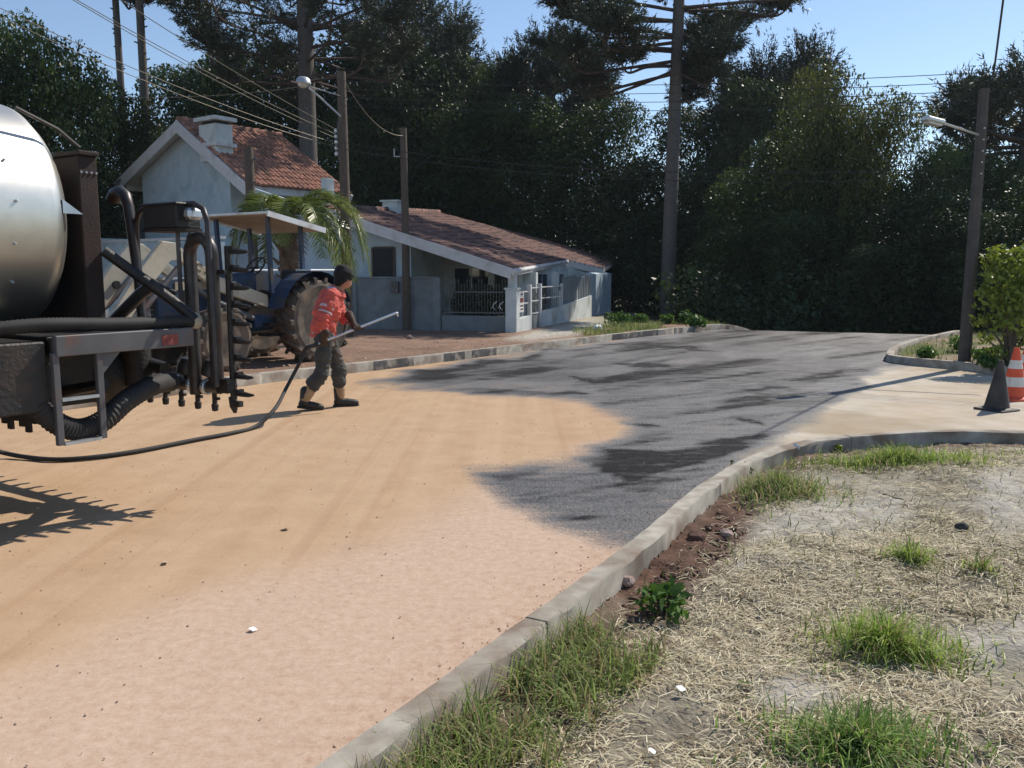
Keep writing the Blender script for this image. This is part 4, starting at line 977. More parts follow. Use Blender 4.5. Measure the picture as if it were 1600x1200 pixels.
for s in (1, -1):
    fp = [(s * .50, .80 * math.cos(a) * 1.0, .70 + .80 * math.sin(a)) for a in np.linspace(math.radians(20), math.radians(165), 12)]
    b = MB(); n = len(fp)
    V = [Vector(p) for p in fp] + [Vector((s * .88, p[1], p[2])) for p in fp]
    b.add(V, [(i, i + 1, n + i + 1, n + i) for i in range(n - 1)])
    V2 = [Vector(p) for p in fp] + [Vector((s * .50, p[1] * .35, .9 + (p[2] - .7) * .35)) for p in fp]
    b.add(V2, [(i, i + 1, n + i + 1, n + i) for i in range(n - 1)])
    fo = tr(b, 'fender', 'blue', smooth=False)
    tr(MB().box((s * .69, .12, 1.515), (.36, .55, .03)), 'lit_fender_top', 'canopy', fo, bevel=.008)  # white panel puts the sunlit edge of the fender into its colour
cz = lambda y: 2.28 - .20 * (y + .35) / 1.15
P4 = [(-.78, -.95, cz(-.95)), (.78, -.95, cz(-.95)), (.78, .28, cz(.28)), (-.78, .28, cz(.28))]
can = tr(MB().prism(P4, (0, 0, .035)), 'canopy', 'canopy', bevel=.006)
tr(MB().prism([(x * .97, y * .97, z - .005) for x, y, z in P4], (0, 0, -.012)), 'canopy_lining', 'ply', can)
for s in (-1, 1):
    tr(MB().box((s * .79, -.335, cz(-.335) + .0), (.03, 1.25, .085), Matrix.Rotation(math.atan2(-.20, 1.15), 3, 'X')), 'canopy_edge', 'canopy', can)
    for y in (-.80, -.12): tr(MB().beam((s * .60, y + .05, 1.15 if y < -.5 else 1.3), (s * .62, y, cz(y) - .02), .065, .055), 'canopy_post', 'blue')
for s in (1, -1):
    yy = .0 if s > 0 else .12; x = s * .46
    pr = [(-.75, 1.12), (-1.75, 1.44), (-2.42, 1.90), (-2.62, 1.92), (-3.02, 1.48), (-3.42, .95), (-3.62, .62), (-3.46, .52), (-3.18, .84), (-2.80, 1.33), (-2.50, 1.64), (-2.36, 1.66), (-1.72, 1.20), (-.75, .92)]
    arm = tr(MB().prism([(x - .05, y + yy, z) for y, z in pr], (.10, 0, 0)), 'loader_arm', 'cream', bevel=.008)
    tr(MB().tube([(x - .09, -2.9 + yy, 1.30), (x + .09, -2.9 + yy, 1.30)], .06, 12), 'arm_pivot', 'tar', arm, smooth=True)
    tr(MB().tube([(x, -.95, .72), (x, -1.85, 1.10), (x, -2.2, 1.35)], [.045, .045, .025], 10), 'lift_cylinder', 'grey_steel', arm, smooth=True)
    tr(MB().tube([(x, -2.35, 1.55), (x, -2.9, 1.0), (x, -3.35, .72)], [.04, .04, .022], 10), 'tilt_cylinder', 'grey_steel', arm, smooth=True)
    if s > 0: near_arm = arm
tr(MB().prism([(-.9, -3.55, .75), (-.9, -3.62, .30), (-.9, -3.95, .12), (-.9, -4.35, .14), (-.9, -4.0, .18), (-.9, -3.68, .34), (-.9, -3.62, .75)], (1.8, 0, 0)), 'bucket', 'rust')
tr(MB().box((0, -2.78, .9), (.7, .06, .5)), 'front_guard', 'grey_steel')
# lettering on the near arm
tx = bpy.data.curves.new('lettering', 'FONT'); tx.body = 'C - 60'; tx.size = .17; tx.extrude = .002; tx.align_x = 'CENTER'
to_ = bpy.data.objects.new('lettering_src', tx); COL.objects.link(to_)
bpy.context.view_layer.update()
me = bpy.data.meshes.new_from_object(to_.evaluated_get(bpy.context.evaluated_depsgraph_get())); bpy.data.objects.remove(to_)
me.materials.clear(); me.materials.append(M['lettering'])
lt = bpy.data.objects.new('lettering', me); COL.objects.link(lt); lt.parent = near_arm
ang = math.atan2(1.38 - 1.62, .62)
lt.matrix_local = Matrix.Translation((.515, -1.92, 1.43)) @ Matrix.Rotation(math.radians(90), 4, 'Z') @ Matrix.Rotation(math.radians(90), 4, 'X') @ Matrix.Rotation(-.50, 4, 'Z')

# ================================================================ TRAFFIC CONES
def cone(label, p, h, mt_, bands, rz=0, tilt=0):
    t = thing('traffic_cone', label, 'traffic cone', p, rz)
    r0, r1 = h * .245, h * .045
    rad = lambda z: r0 + (r1 - r0) * z
    zs = [0.06] + [b for bb in bands for b in bb] + [1.0]
    cuts = sorted(set(zs))
    body = None
    for a, c in zip(cuts[:-1], cuts[1:]):
        wb_ = any(abs(a - bb[0]) < 1e-6 for bb in bands); e = .0015 if wb_ else 0
        prof = [(rad(a) + e, a * h), (rad(c) + e, c * h)]
        if c == 1.0: prof += [(r1 * .8, h * 1.0), (r1 * .7, h * .97)]
        MB().lathe(prof, 28).build('band' if wb_ else 'cone_body', M['cone_white'] if wb_ else M[mt_], t, local=True, smooth=True)
    bs = MB().box((0, 0, h * .022), (h * .60, h * .60, h * .044)); bs.build('base', M[mt_], t, local=True, bevel=h * .012)
    MB().lathe([(r0 * 1.14, h * .044), (r0 * 1.02, h * .07)], 28).build('collar', M[mt_], t, local=True, smooth=True)
    t.rotation_euler = (tilt, 0, rz); return t
cone('tar blackened traffic cone standing on the pale side street', gp(1557, 641), .585, 'cone_black', [(.70, .86)], .5, .02)
tag(bpy.data.objects['traffic_cone'])
cone('orange traffic cone with white bands behind the blackened cone', gp(1583, 624), .66, 'orange', [(.26, .44), (.60, .76)], .2)
cone('orange traffic cone with white bands farther along the side street beside the shrub', gp(1601, 612), .66, 'orange', [(.26, .44), (.60, .76)], .9)
for o in [o for o in COL.objects if o.name.startswith('traffic_cone') and o.type == 'EMPTY']: o['group'] = 'traffic cones on the side street'
for o in bpy.data.objects:
    if o.name.startswith('band') and o.parent and o.parent.get('label', '').startswith('tar b'): o.data.materials[0] = M['cone_black']

# ================================================================ WORKER (local: x forward, y to the far side, z up)
WK = thing('person', 'worker in orange red jacket, dark trousers and black cap walking with a spray lance', 'person', (-2.20, 9.95, 0), math.radians(14))
WP = FRAME[WK]
def remesh(mb, name, mt, vox, par, disp=0.0, sm=2, seed=0):
    """join overlapping tapered limbs into one continuous skin"""
    me = bpy.data.meshes.new(name); me.from_pydata(mb.V, [], mb.F)
    bm = bmesh.new(); bm.from_mesh(me); bmesh.ops.remove_doubles(bm, verts=bm.verts, dist=1e-5); bmesh.ops.recalc_face_normals(bm, faces=bm.faces); bm.to_mesh(me); bm.free()
    o = bpy.data.objects.new(name + '_src', me); COL.objects.link(o)
    r = o.modifiers.new('r', 'REMESH'); r.mode = 'VOXEL'; r.voxel_size = vox
    s_ = o.modifiers.new('s', 'SMOOTH'); s_.iterations = sm * 3; s_.factor = .5
    bpy.context.view_layer.update(); dg = bpy.context.evaluated_depsgraph_get()
    m2 = bpy.data.meshes.new_from_object(o.evaluated_get(dg)); bpy.data.objects.remove(o)
    if disp:
        n = len(m2.vertices); co = np.zeros(n * 3); nr = np.zeros(n * 3); m2.vertices.foreach_get('co', co); m2.vertices.foreach_get('normal', nr)
        co = co.reshape(-1, 3); nr = nr.reshape(-1, 3)
        f = fbm(co[:, 0] * 7 + co[:, 1] * 5 + seed, co[:, 2] * 13 + co[:, 1] * 3, 3) - .5
        g_ = np.abs(fbm(co[:, 0] * 4 + seed, co[:, 2] * 22 + co[:, 0] * 9, 2) - .5)
        co += nr * ((f * 1.3 - g_ * 1.4) * disp)[:, None]; m2.vertices.foreach_set('co', co.ravel())
    m2.materials.clear(); m2.materials.append(M[mt]); m2.polygons.foreach_set('use_smooth', [True] * len(m2.polygons)); m2.name = name
    ob = bpy.data.objects.new(name, m2); COL.objects.link(ob); ob.parent = par; FRAME[ob] = FRAME.get(par, WP); return ob
def limb(b, pts, rs, seg=14):
    b.tube(catmull(pts, 5), list(np.interp(np.linspace(0, 1, (len(pts) - 1) * 5 + 1), np.linspace(0, 1, len(pts)), rs)), seg)
    b.ball(pts[0], rs[0], 12, 8); b.ball(pts[-1], rs[-1], 12, 8)
hipN, hipF = Vector((.0, -.095, .86)), Vector((.02, .095, .86))
kneeN, ankN = Vector((-.03, -.11, .47)), Vector((-.25, -.11, .13))       # near leg trails
kneeF, ankF = Vector((.16, .10, .48)), Vector((.17, .10, .12))           # far leg leads
shN, shF, neck = Vector((.09, -.20, 1.335)), Vector((.17, .20, 1.335)), Vector((.17, 0, 1.41))
elN, haN = Vector((-.02, -.285, 1.06)), Vector((.00, -.27, .83))
elF, haF = Vector((.22, .16, 1.08)), Vector((.34, .0, .99))
headc = Vector((.25, .0, 1.53))
bd = MB()
limb(bd, [hipN, kneeN, ankN], [.085, .058, .042]); limb(bd, [hipF, kneeF, ankF], [.085, .058, .042])
limb(bd, [(.0, 0, .88), (.03, 0, 1.10), (.09, 0, 1.30), neck], [.13, .125, .13, .06])
limb(bd, [shN, elN, elN.lerp(haN, .62)], [.055, .042, .034]); limb(bd, [shF, elF, elF.lerp(haF, .62)], [.055, .042, .034])
limb(bd, [(.12, -.13, 1.35), (.12, .13, 1.35)], [.07, .07])
limb(bd, [neck - Vector((.02, 0, .06)), headc - Vector((.02, 0, .07))], [.058, .055])
HY = Matrix.Rotation(math.radians(38), 3, 'Z')
hv = lambda x, y, z: headc + HY @ Vector((x, y, z))
bd.ball(headc, (.098, .077, .115), 20, 14, R=HY @ Matrix.Rotation(.15, 3, 'Y'))
bd.ball(hv(.035, 0, -.065), (.062, .055, .055), 14, 10, R=HY)
bd.ball(hv(.105, 0, -.015), (.022, .013, .024), 10, 8, R=HY)          # nose
bd.ball(hv(.088, 0, -.068), (.016, .024, .010), 10, 8, R=HY)          # mouth
for s in (-1, 1):
    bd.ball(hv(-.012, s * .078, -.02), (.022, .012, .032), 10, 8, R=HY)   # ears
    bd.ball(hv(.082, s * .032, .024), (.016, .024, .010), 8, 6, R=HY)     # brows
body = remesh(bd, 'body', 'skin', .011, WK, sm=1)
for s in (-1, 1): MB().ball(hv(.088, s * .033, .004), (.010, .013, .009), 8, 6).build('eye', M['eye'], body, local=True, smooth=True)
jk = MB()
limb(jk, [(-.015, 0, .86), (.0, 0, 1.0), (.06, 0, 1.18), (.115, 0, 1.31)], [.172, .172, .178, .15], 18)
limb(jk, [(.12, -.15, 1.325), (.135, 0, 1.35), (.15, .15, 1.325)], [.085, .095, .085])
limb(jk, [shN, elN, haN + Vector((-.01, -.005, .15))], [.090, .078, .066]); limb(jk, [shF, elF, haF + Vector((-.06, .08, .04))], [.088, .074, .056])
limb(jk, [(.135, 0, 1.35), (.16, 0, 1.405)], [.09, .072])
for v_ in range(len(jk.V)):
    x, y, z = jk.V[v_]
    if abs(y) < .19 and z < 1.3: jk.V[v_] = (x * .92 + .004, y * 1.06, max(z, .795) if z < .83 else z)
jacket = remesh(jk, 'jacket', 'shirt', .010, WK, .040, 1, 3)
MB().lathe([(.079, -.016), (.084, -.012), (.084, .014), (.079, .018)], 18, shN.lerp(elN, .48), (elN - shN)).lathe([(.076, -.012), (.081, -.010), (.081, .010), (.076, .012)], 18, shN.lerp(elN, .70), (elN - shN)).build('reflective_band', M['reflect'], jacket, local=True, smooth=True)
MB().box((.10, -.14, 1.418), (.10, .09, .012), Matrix.Rotation(.3, 3, 'X')).build('shoulder_patch', M['reflect'], jacket, local=True, bevel=.004)
us = MB(); limb(us, [(-.02, 0, .79), (-.015, 0, .86)], [.152, .150], 18)
for v_ in range(len(us.V)): x, y, z = us.V[v_]; us.V[v_] = (x, y * 1.06, max(z, .735))
remesh(us, 'undershirt', 'beige', .012, WK, .01, 1, 9)
tr_ = MB()
limb(tr_, [hipN + Vector((-.005, 0, -.02)), kneeN, kneeN.lerp(ankN, .48)], [.118, .090, .098]); limb(tr_, [hipF + Vector((0, 0, -.02)), kneeF, kneeF.lerp(ankF, .50)], [.118, .090, .098])
limb(tr_, [(-.005, -.06, .83), (.0, .06, .83)], [.13, .13]); limb(tr_, [(-.005, 0, .84), (0, 0, .93)], [.15, .14])
remesh(tr_, 'trousers', 'trousers', .010, WK, .036, 1, 6)
for k_, a_ in ((kneeN, ankN), (kneeF, ankF)):
    g_ = MB(); limb(g_, [k_.lerp(a_, .42), k_.lerp(a_, .75), k_.lerp(a_, .98)], [.070, .068, .060]); remesh(g_, 'leg_wrap', 'gaiter', .011, WK, .008, 1, 2)
def boot(a, pitch, yaw=0):
    b = MB(); R = Matrix.Rotation(yaw, 3, 'Z') @ Matrix.Rotation(pitch, 3, 'Y'); o = Vector(a)
    q = lambda x, y, z: o + R @ Vector((x, y, z))
    limb(b, [q(-.02, 0, .09), q(-.015, 0, -.02), q(-.02, 0, -.055)], [.058, .056, .052]); limb(b, [q(-.035, 0, -.068), q(.08, 0, -.07), q(.185, 0, -.078)], [.045, .048, .038])
    b.ball(q(.14, 0, -.075), (.075, .048, .038), 12, 8, R=R)
    bo_ = remesh(b, 'boot', 'boot', .010, WK, sm=1)
    sole = [(-.085, -.036), (-.085, .036), (.02, .034), (.12, .050), (.205, .034), (.225, 0), (.205, -.034), (.12, -.050), (.02, -.034)]
    MB().prism([q(x, y, -.118) for x, y in sole], R @ Vector((0, 0, .022))).build('sole', M['rubber'], bo_, local=True)
boot(ankN + Vector((.02, 0, .010)), .16); boot(ankF, 0.0, .05)
# cap and hair
hc = MB().ball(hv(-.012, 0, .038), (.122, .106, .110), 20, 14, R=HY @ Matrix.Rotation(.1, 3, 'Y')); limb(hc, [hv(-.06, -.07, -.01), hv(-.095, 0, -.05), hv(-.06, .07, -.01)], [.036, .046, .036])
hc.ball(hv(-.03, 0, .105), (.085, .078, .06), 16, 10)
remesh(hc, 'cap', 'hat', .010, WK, .012, 1, 4)
MB().tube([hv(.105 * math.cos(a), .090 * math.sin(a), .035 - .012 * math.cos(a)) for a in np.linspace(-2.2, 2.2, 18)], .016, 8).build('cap_band', M['hat'], WK, local=True, smooth=True)
# lance, held in both hands
iv = WP.inverted()
l0 = iv @ onplane(484, 542, WP @ Vector((0, -.33, 0)), Vector((0, 1, 0))); l1 = iv @ aty(619, 489, (WP @ Vector((.85, .18, 0))).y)
ld_ = (l1 - l0).normalized()
def glove(name, target, t):
    c = l0 + ld_ * t; a = ld_; up = (target - c); up = (up - a * up.dot(a)).normalized(); sd_ = a.cross(up)
    b = MB(); pc = c + up * .040; R = Matrix((a, sd_, up)).transposed()
    b.ball(pc, (.048, .034, .030), 14, 10, R=R); limb(b, [pc + up * .02, target.lerp(pc, .35), target + (target - pc) * .55], [.034, .040, .054], 12)
    for k in range(4):
        o = c + a * (.036 - .024 * k); rr_ = .0265 + (.002 if k in (1, 2) else 0); n = (6, 7, 7, 5)[k]
        pts = [o + (up * math.cos(th) + sd_ * math.sin(th)) * rr_ for th in np.linspace(-.5, 3.3 - .12 * k, n)]
        b.tube(pts, [.0115] * (n - 1) + [.0095], 9); b.ball(pts[-1], .0100, 8, 6); b.ball(pts[0], .0115, 8, 6)
    th_ = [c + a * .045 + up * .035, c + a * .066 - sd_ * .028 + up * .012, c + a * .075 - sd_ * .024 - up * .018]
    b.tube(th_, [.014, .0125, .010], 9); b.ball(th_[-1], .0105, 8, 6)
    return remesh(b, 'glove', 'glove', .0045, WK, sm=1)
tN = (haN - l0).dot(ld_); tF = (haF - l0).dot(ld_)
glove('glove', haN + Vector((0, 0, .06)), tN); glove('glove', haF + Vector((-.02, .05, .06)), tF)
w0, w1 = WP @ l0, WP @ l1
LN = thing('spray_lance', 'pale metal spray lance held in the worker gloved hands', 'lance', w0)
wd_ = (w1 - w0).normalized()
MB().tube([w0, w1], .0145, 12).build('tube', M['bright_steel'], LN, smooth=True)
MB().tube([w0 - wd_ * .03, w0 + wd_ * .10], .024, 12).box(w0 + wd_ * .16 + Vector((0, 0, .03)), (.04, .02, .07)).build('valve', M['tar'], LN, smooth=True)
MB().tube([w1, w1 + wd_ * .012, w1 + Vector((.02, .01, -.045))], [.016, .016, .009], 10).build('nozzle_tip', M['bright_steel'], LN, smooth=True)
MB().tube([w0 + wd_ * .45, w0 + wd_ * .47 + Vector((0, .0, .10)), w0 + wd_ * .52 + Vector((0, 0, .11))], .010, 8).build('handle', M['tar'], LN)
hz = lambda x, y: gp(x, y, .022)
HP = [w0, w0 + Vector((-.04, -.01, -.015)), aty(470, 563, w0.y - .03), aty(448, 605, w0.y - .15), aty(428, 643, w0.y - .42)]
hz0 = gp(400, 666, .03); HP = HP[:4] + [aty(430, 638, hz0.y + .28), hz0, hz(360, 677), hz(300, 688), hz(220, 704), hz(150, 714), hz(90, 718), hz(40, 714), gp(0, 706, .06), gp(-45, 692, .22), W(2.55, -5.6, .55), W(2.6, -6.0, .95)]
ho = MB().tube(catmull(HP, 8), .0205, 12).build('spray_hose', M['rubber'], smooth=True)
tag(ho, 'long black hose lying on the sand from the tank truck to the lance', 'hose')
# ================================================================ TREES
def leaf_cloud(rng, blobs, n, size, shell=.62, upbias=.25, asp=.55):
    c = np.array([b[0] for b in blobs], float); r = np.array([b[1] if isinstance(b[1], (tuple, list)) else (b[1],) * 3 for b in blobs], float)
    w = (r.prod(1)) ** .62; k = rng.choice(len(blobs), n, p=w / w.sum())
    d = rng.normal(size=(n, 3)); d /= np.linalg.norm(d, axis=1)[:, None]; d[:, 2] += upbias * rng.random(n); d /= np.linalg.norm(d, axis=1)[:, None]
    rad = shell + (1.06 - shell) * rng.random(n) ** .6
    p = c[k] + d * r[k] * rad[:, None]
    nrm = d * .5 + rng.normal(size=(n, 3)) * .55; nrm /= np.linalg.norm(nrm, axis=1)[:, None]
    t = np.cross(nrm, rng.normal(size=(n, 3))); t /= np.linalg.norm(t, axis=1)[:, None]; b = np.cross(nrm, t)
    L = (size * (.55 + .9 * rng.random(n)))[:, None]; wd_ = L * asp
    bend = nrm * L * .12
    V = np.stack([p - t * L * .5, p + b * wd_ * .5 - bend, p + t * L * .5, p - b * wd_ * .5 - bend], 1).reshape(-1, 3)
    return V
def quads(n): return np.arange(n * 4).reshape(n, 4)
PROTO = {}
def make_proto(key, seed, H, R, low, nleaf, size, mt, nblob=26, trunk_r=.16, cols=None):
    rng = np.random.default_rng(seed); rr = random.Random(seed); blobs = []
    for i in range(nblob):
        t = (i + rr.random()) / nblob; z = low + (H - low) * (.08 + .86 * t)
        env = math.sin(math.pi * min(.97, .16 + .80 * (1 - t) ** .85)) ** .7; ang = i * 2.4 + rr.uniform(-.5, .5); q = R * env * (.35 + .5 * rr.random())
        s = R * rr.uniform(.26, .46) * (.75 + .5 * env)
        blobs.append(((q * math.cos(ang), q * math.sin(ang), min(z, H - s * .92)), (s, s, s * rr.uniform(.7, .95))))
    for k in range(5):
        a = k * 1.257 + seed; blobs.append(((R * .42 * math.cos(a), R * .42 * math.sin(a), H - R * (.36 + .10 * (k % 3))), R * .36))
    # sparse twigs sticking out so that the outline is uneven
    for i in range(nblob):
        b = blobs[rr.randrange(len(blobs))]; a = rr.uniform(0, 6.28); e = rr.uniform(.9, 1.25)
        blobs.append(((b[0][0] + b[1][0] * e * math.cos(a) if isinstance(b[1], tuple) else b[0][0], b[0][1] + (b[1][1] * e * math.sin(a) if isinstance(b[1], tuple) else 0), b[0][2] + rr.uniform(-.1, .5) * R * .3), R * rr.uniform(.07, .14)))
    V = leaf_cloud(rng, blobs, nleaf, size)
    cr = npmesh('crown', V, quads(nleaf), mt)
    tb = MB(); pts = [Vector((0, 0, -.6)), Vector((rr.uniform(-.1, .1), rr.uniform(-.1, .1), H * .3)), Vector((rr.uniform(-.2, .2), rr.uniform(-.2, .2), H * .62)), Vector((0, 0, H * .9))]
    tb.tube(catmull(pts, 5), list(np.linspace(trunk_r, trunk_r * .25, 16)), 9)
    for b in blobs[:nblob:2]:
        e = Vector(b[0]); z0 = max(low * .6, e.z - R * .7); s = Vector((0, 0, z0)); m_ = s.lerp(e, .5) + Vector((0, 0, -.12 * R)); tb.tube(catmull([s, m_, e], 4), list(np.linspace(trunk_r * .45, .015, 9)), 6)
    tk = tb.build('trunk', M['bark'], smooth=True)
    PROTO[key] = (tk.data, cr.data, H, R); bpy.data.objects.remove(tk); bpy.data.objects.remove(cr)
make_proto('dark', 11, 10, 3.0, .8, 24000, .155, L_DARK)
make_proto('mid', 12, 10, 3.0, 1.0, 24000, .15, L_MID)
make_proto('broad', 13, 9, 3.6, 1.6, 24000, .16, L_MID, 22)
make_proto('olive', 14, 9, 2.8, .9, 20000, .135, L_OLIVE, 30)
make_proto('wispy', 15, 9, 2.6, 1.2, 11000, .13, L_OLIVE, 30, .12)
def place(key, label, x, ytop, Y, hw, group=None, name='forest_tree', rz=None, zb=None):
    top = aty(x, ytop, Y); zb = float(gzf(top.x, Y)) - .1 if zb is None else zb; tk, cr, H, R = PROTO[key]
    t = thing(name, label, 'tree', (top.x, Y, zb), 0, group)
    s = (hw / FPX * Y) / R; t.scale = (s, s, (top.z - zb) / H); t.rotation_euler = (0, 0, (x * .37 + Y) % 6.28 if rz is None else rz)
    for nm, me in (('trunk', tk), ('crown', cr)):
        o = bpy.data.objects.new(nm, me); COL.objects.link(o); o.parent = t
    return t
GF = 'trees of the dark forest'
# left of the houses
for key, x, yt, Y, hw, lab in [
    ('broad', 20, 18, 34, 115, 'big dark leafy tree rising behind the silver tank'),
    ('olive', 185, 150, 40, 80, 'yellow green leafy tree left of the gable house chimney'),
    ('dark', 105, 105, 38, 95, 'dark bushy tree between the tank top and the two bare trunks'),
    ('mid', 235, 205, 46, 60, 'low dark tree tucked against the left eave of the gable house'),
    ('dark', 110, 250, 36, 85, 'low dark tree directly behind the rusty bulkhead of the truck'),
    ('dark', -70, 60, 32, 120, 'dense dark tree beyond the left edge of the silver tank')]:
    place(key, lab, x, yt, Y, hw, 'leafy trees left of the gable house')
# behind the houses
for key, x, yt, Y, hw, lab in [('dark', 300, 95, 50, 95, 'dark forest tree directly behind the gable house chimney'), ('dark', 390, 70, 51, 105, 'dark forest tree above the tiled slope of the gable house'), ('mid', 460, 120, 50, 80, 'leafy forest tree beside the thick trunk of the upswept pine'), ('dark', 560, 60, 52, 110, 'dark forest tree behind the round street lamp pole'), ('mid', 635, 55, 52, 85, 'tall forest tree reaching the sky gap above the slim pole'),
        ('dark', 610, 120, 50, 85, 'dark forest tree between the lamp pole and the slim pole'), ('mid', 555, 150, 49, 65, 'leafy tree with pale glints beside the lamp pole'), ('dark', 690, 160, 50, 95, 'dark forest tree above the ridge of the low house'), ('dark', 340, 170, 52, 90, 'low dark forest tree behind the ridge of the gable house')]:
    place(key, lab, x, yt, Y, hw, 'forest trees behind the houses')
# centre and right
place('broad', 'round topped dark tree left of the tall umbrella pine', 755, 88, 53, 90, GF)
place('dark', 'broad dark tree against the sky between the two big pines', 712, 95, 55, 80, GF)
place('mid', 'pale leafed tree with glinting leaves above the low house roof', 830, 150, 49, 85, GF)
place('mid', 'tree with a sunlit shoulder just left of the tall pine trunk', 945, 150, 48, 75, GF)
FW = 'trees of the shaded forest wall'
for key, x, yt, Y, hw, lab in [('dark', 880, 215, 48, 90, 0), ('dark', 770, 200, 50, 90, 0), ('dark', 960, 330, 46, 70, 0), ('dark', 1000, 250, 47, 80, 1), ('dark', 1090, 160, 47, 85, 1), ('mid', 1120, 250, 42, 80, 1), ('dark', 1040, 330, 42, 85, 1), ('dark', 1190, 120, 42, 90, 2), ('mid', 1185, 260, 36, 85, 2), ('dark', 1250, 200, 35, 85, 2), ('mid', 1150, 350, 34, 75, 2), ('dark', 1270, 330, 31, 80, 2), ('dark', 1320, 230, 33, 85, 3), ('mid', 1400, 280, 31, 80, 3), ('dark', 1380, 380, 28, 75, 3), ('dark', 1470, 300, 28, 85, 4), ('dark', 1560, 330, 26, 90, 4)]:
    place(key, ['dark tree of the forest wall behind the low house roof', 'dark tree of the forest wall beside the long bare pine trunk', 'dark tree of the forest wall straight beyond the road end', 'dark tree of the forest wall below the olive green tree', 'dark tree of the forest wall behind the leaning corner pole'][lab], x, yt, Y, hw, FW)
place('wispy', 'thin topped tree with bare twigs against the pale sky', 1285, 95, 33, 70, GF)
place('olive', 'olive green tree left of the long street lamp head', 1375, 140, 31, 72, GF)
place('olive', 'sunlit bushy tree below the wispy twigs', 1330, 165, 32, 62, GF)
place('mid', 'low leafy tree just under the long street lamp head', 1470, 222, 29, 55, GF)
place('mid', 'leafy tree behind the corner pole under the far pine', 1560, 245, 30, 70, GF)
place('dark', 'dark round tree beyond the right edge of the side street', 1700, 235, 24, 100, GF)

# ---- umbrella pines (araucaria): bare trunk, tiers of level branches, bristly clumps at their ends
def pine_mesh(seed, tiers, clump_r=.95, shoots=40, nd=34, lat=False):
    rng = np.random.default_rng(seed); rr = random.Random(seed); br = MB(); V = []
    for z, n, Lb, drop, up, a0 in tiers:
        for i in range(n):
            a = (a0 + 2 * math.pi * i / n + rr.uniform(-.18, .18)) if not lat or z > 14 else (math.pi * (i % 2) + rr.uniform(-.75, .75) + .25); L = Lb * rr.uniform(.8, 1.12) * (.42 if lat and z < 12.6 and i % 2 == 0 else 1); d = Vector((math.cos(a), math.sin(a), 0))
            zz = z + rr.uniform(-.35, .35); p0 = Vector((0, 0, zz)); p1 = d * L * .5 + Vector((0, 0, zz + drop * .55 + rr.uniform(-.1, .1))); p2 = d * L * .85 + Vector((0, 0, zz + drop)); p3 = d * L + Vector((0, 0, zz + drop + up))
            path = catmull([p0, p1, p2, p3], 6); br.tube(path, list(np.linspace(.075, .03, len(path))), 6, caps=False)
            cl = [(path[-1], 1.0)]
            for f in (.80, .62): 
                q = path[int(f * (len(path) - 1))]; sdv = d.cross(Vector((0, 0, 1))) * rr.uniform(-.9, .9); e = q + sdv + Vector((0, 0, rr.uniform(.15, .6))); br.tube([q, q.lerp(e, .6) + Vector((0, 0, -.06)), e], [.03, .025, .02], 5, caps=False); cl.append((e, rr.uniform(.65, .9)))
            for c, s in cl:
                ns = int(shoots * s)
                dv = rng.normal(size=(ns, 3)); dv[:, 2] = np.abs(dv[:, 2]) * .9 - .35; dv /= np.linalg.norm(dv, axis=1)[:, None]
                ln = clump_r * s * (.7 + .5 * rng.random(ns))
                for j in range(ns):
                    t = rng.random(nd) ** .75; curve = np.array([0, 0, .35]) * (t ** 2)[:, None] * ln[j]
                    ax = dv[j] * ln[j]; p = np.array(c) + ax * (.25 + .8 * t)[:, None] + curve + rng.normal(size=(nd, 3)) * .05
                    o = rng.normal(size=(nd, 3)); o /= np.linalg.norm(o, axis=1)[:, None]; o = o * .7 + dv[j] * .7
                    w = np.cross(o, rng.normal(size=(nd, 3))); w /= np.linalg.norm(w, axis=1)[:, None]
                    l_ = .17; V.append(np.stack([p - w * .026, p + w * .026, p + o * l_], 1).reshape(-1, 3))
    V = np.concatenate(V); return V, br
def pine(name, label, x, Y, tiers, r0, r1, H, seed, lean=0.0, group=None, stubs=False, data=None, zb=None, lat=False):
    b = aty(x, 430, Y); zb = float(gzf(b.x, Y)) - .1 if zb is None else zb
    t = thing(name, label, 'tree', (b.x, Y, zb), 0, group)
    tb = MB(); tb.tube(catmull([(0, 0, -.5), (lean * .3, 0, H * .35), (lean * .7, 0, H * .7), (lean, 0, H)], 8), list(np.linspace(r0, r1, 25)), 14)
    if stubs:
        rr = random.Random(seed)
        for k in range(46):
            z = H * (.25 + .7 * rr.random()); a = rr.uniform(0, 6.28); q = Vector((math.cos(a), math.sin(a), .3)); tb.tube([Vector((lean * z / H, 0, z)), Vector((lean * z / H, 0, z)) + q * (r0 + .12 * rr.random())], [.05, .03], 5)
    tb.build('trunk', M['pine_bark'], t, local=True, smooth=True)
    if data is None:
        V, br = pine_mesh(seed, tiers, lat=lat); cr = npmesh('crown', V, np.arange(len(V)).reshape(-1, 3), L_PINE, t)
        bo_ = br.build('branches', M['branch_bark'], t, local=True, smooth=True); data = (cr.data, bo_.data)
    else:
        for nm, me in (('crown', data[0]), ('branches', data[1])):
            o = bpy.data.objects.new(nm, me); COL.objects.link(o); o.parent = t
    return t, data
T1 = [(10.9, 6, 3.9, -.7, .5, .3), (11.6, 6, 4.8, -.75, .6, .0), (12.3, 6, 5.2, -.4, .7, .5), (13.3, 7, 5.4, -.1, .8, .2), (14.4, 7, 5.2, .2, .8, .6), (15.6, 7, 4.4, .4, .7, .1)]
pine('umbrella_pine', 'tall umbrella pine with a long bare trunk beyond the road end', 1043, 37, T1, .33, .20, 16.8, 21, .25, lat=True)
T2 = [(10.6, 7, 4.6, -.1, 1.3, .1), (11.6, 8, 5.0, .3, 1.4, .4), (12.8, 8, 5.4, .7, 1.2, .2), (14.2, 9, 5.2, 1.0, 1.0, .6), (15.2, 8, 4.6, 1.0, .9, 0)]
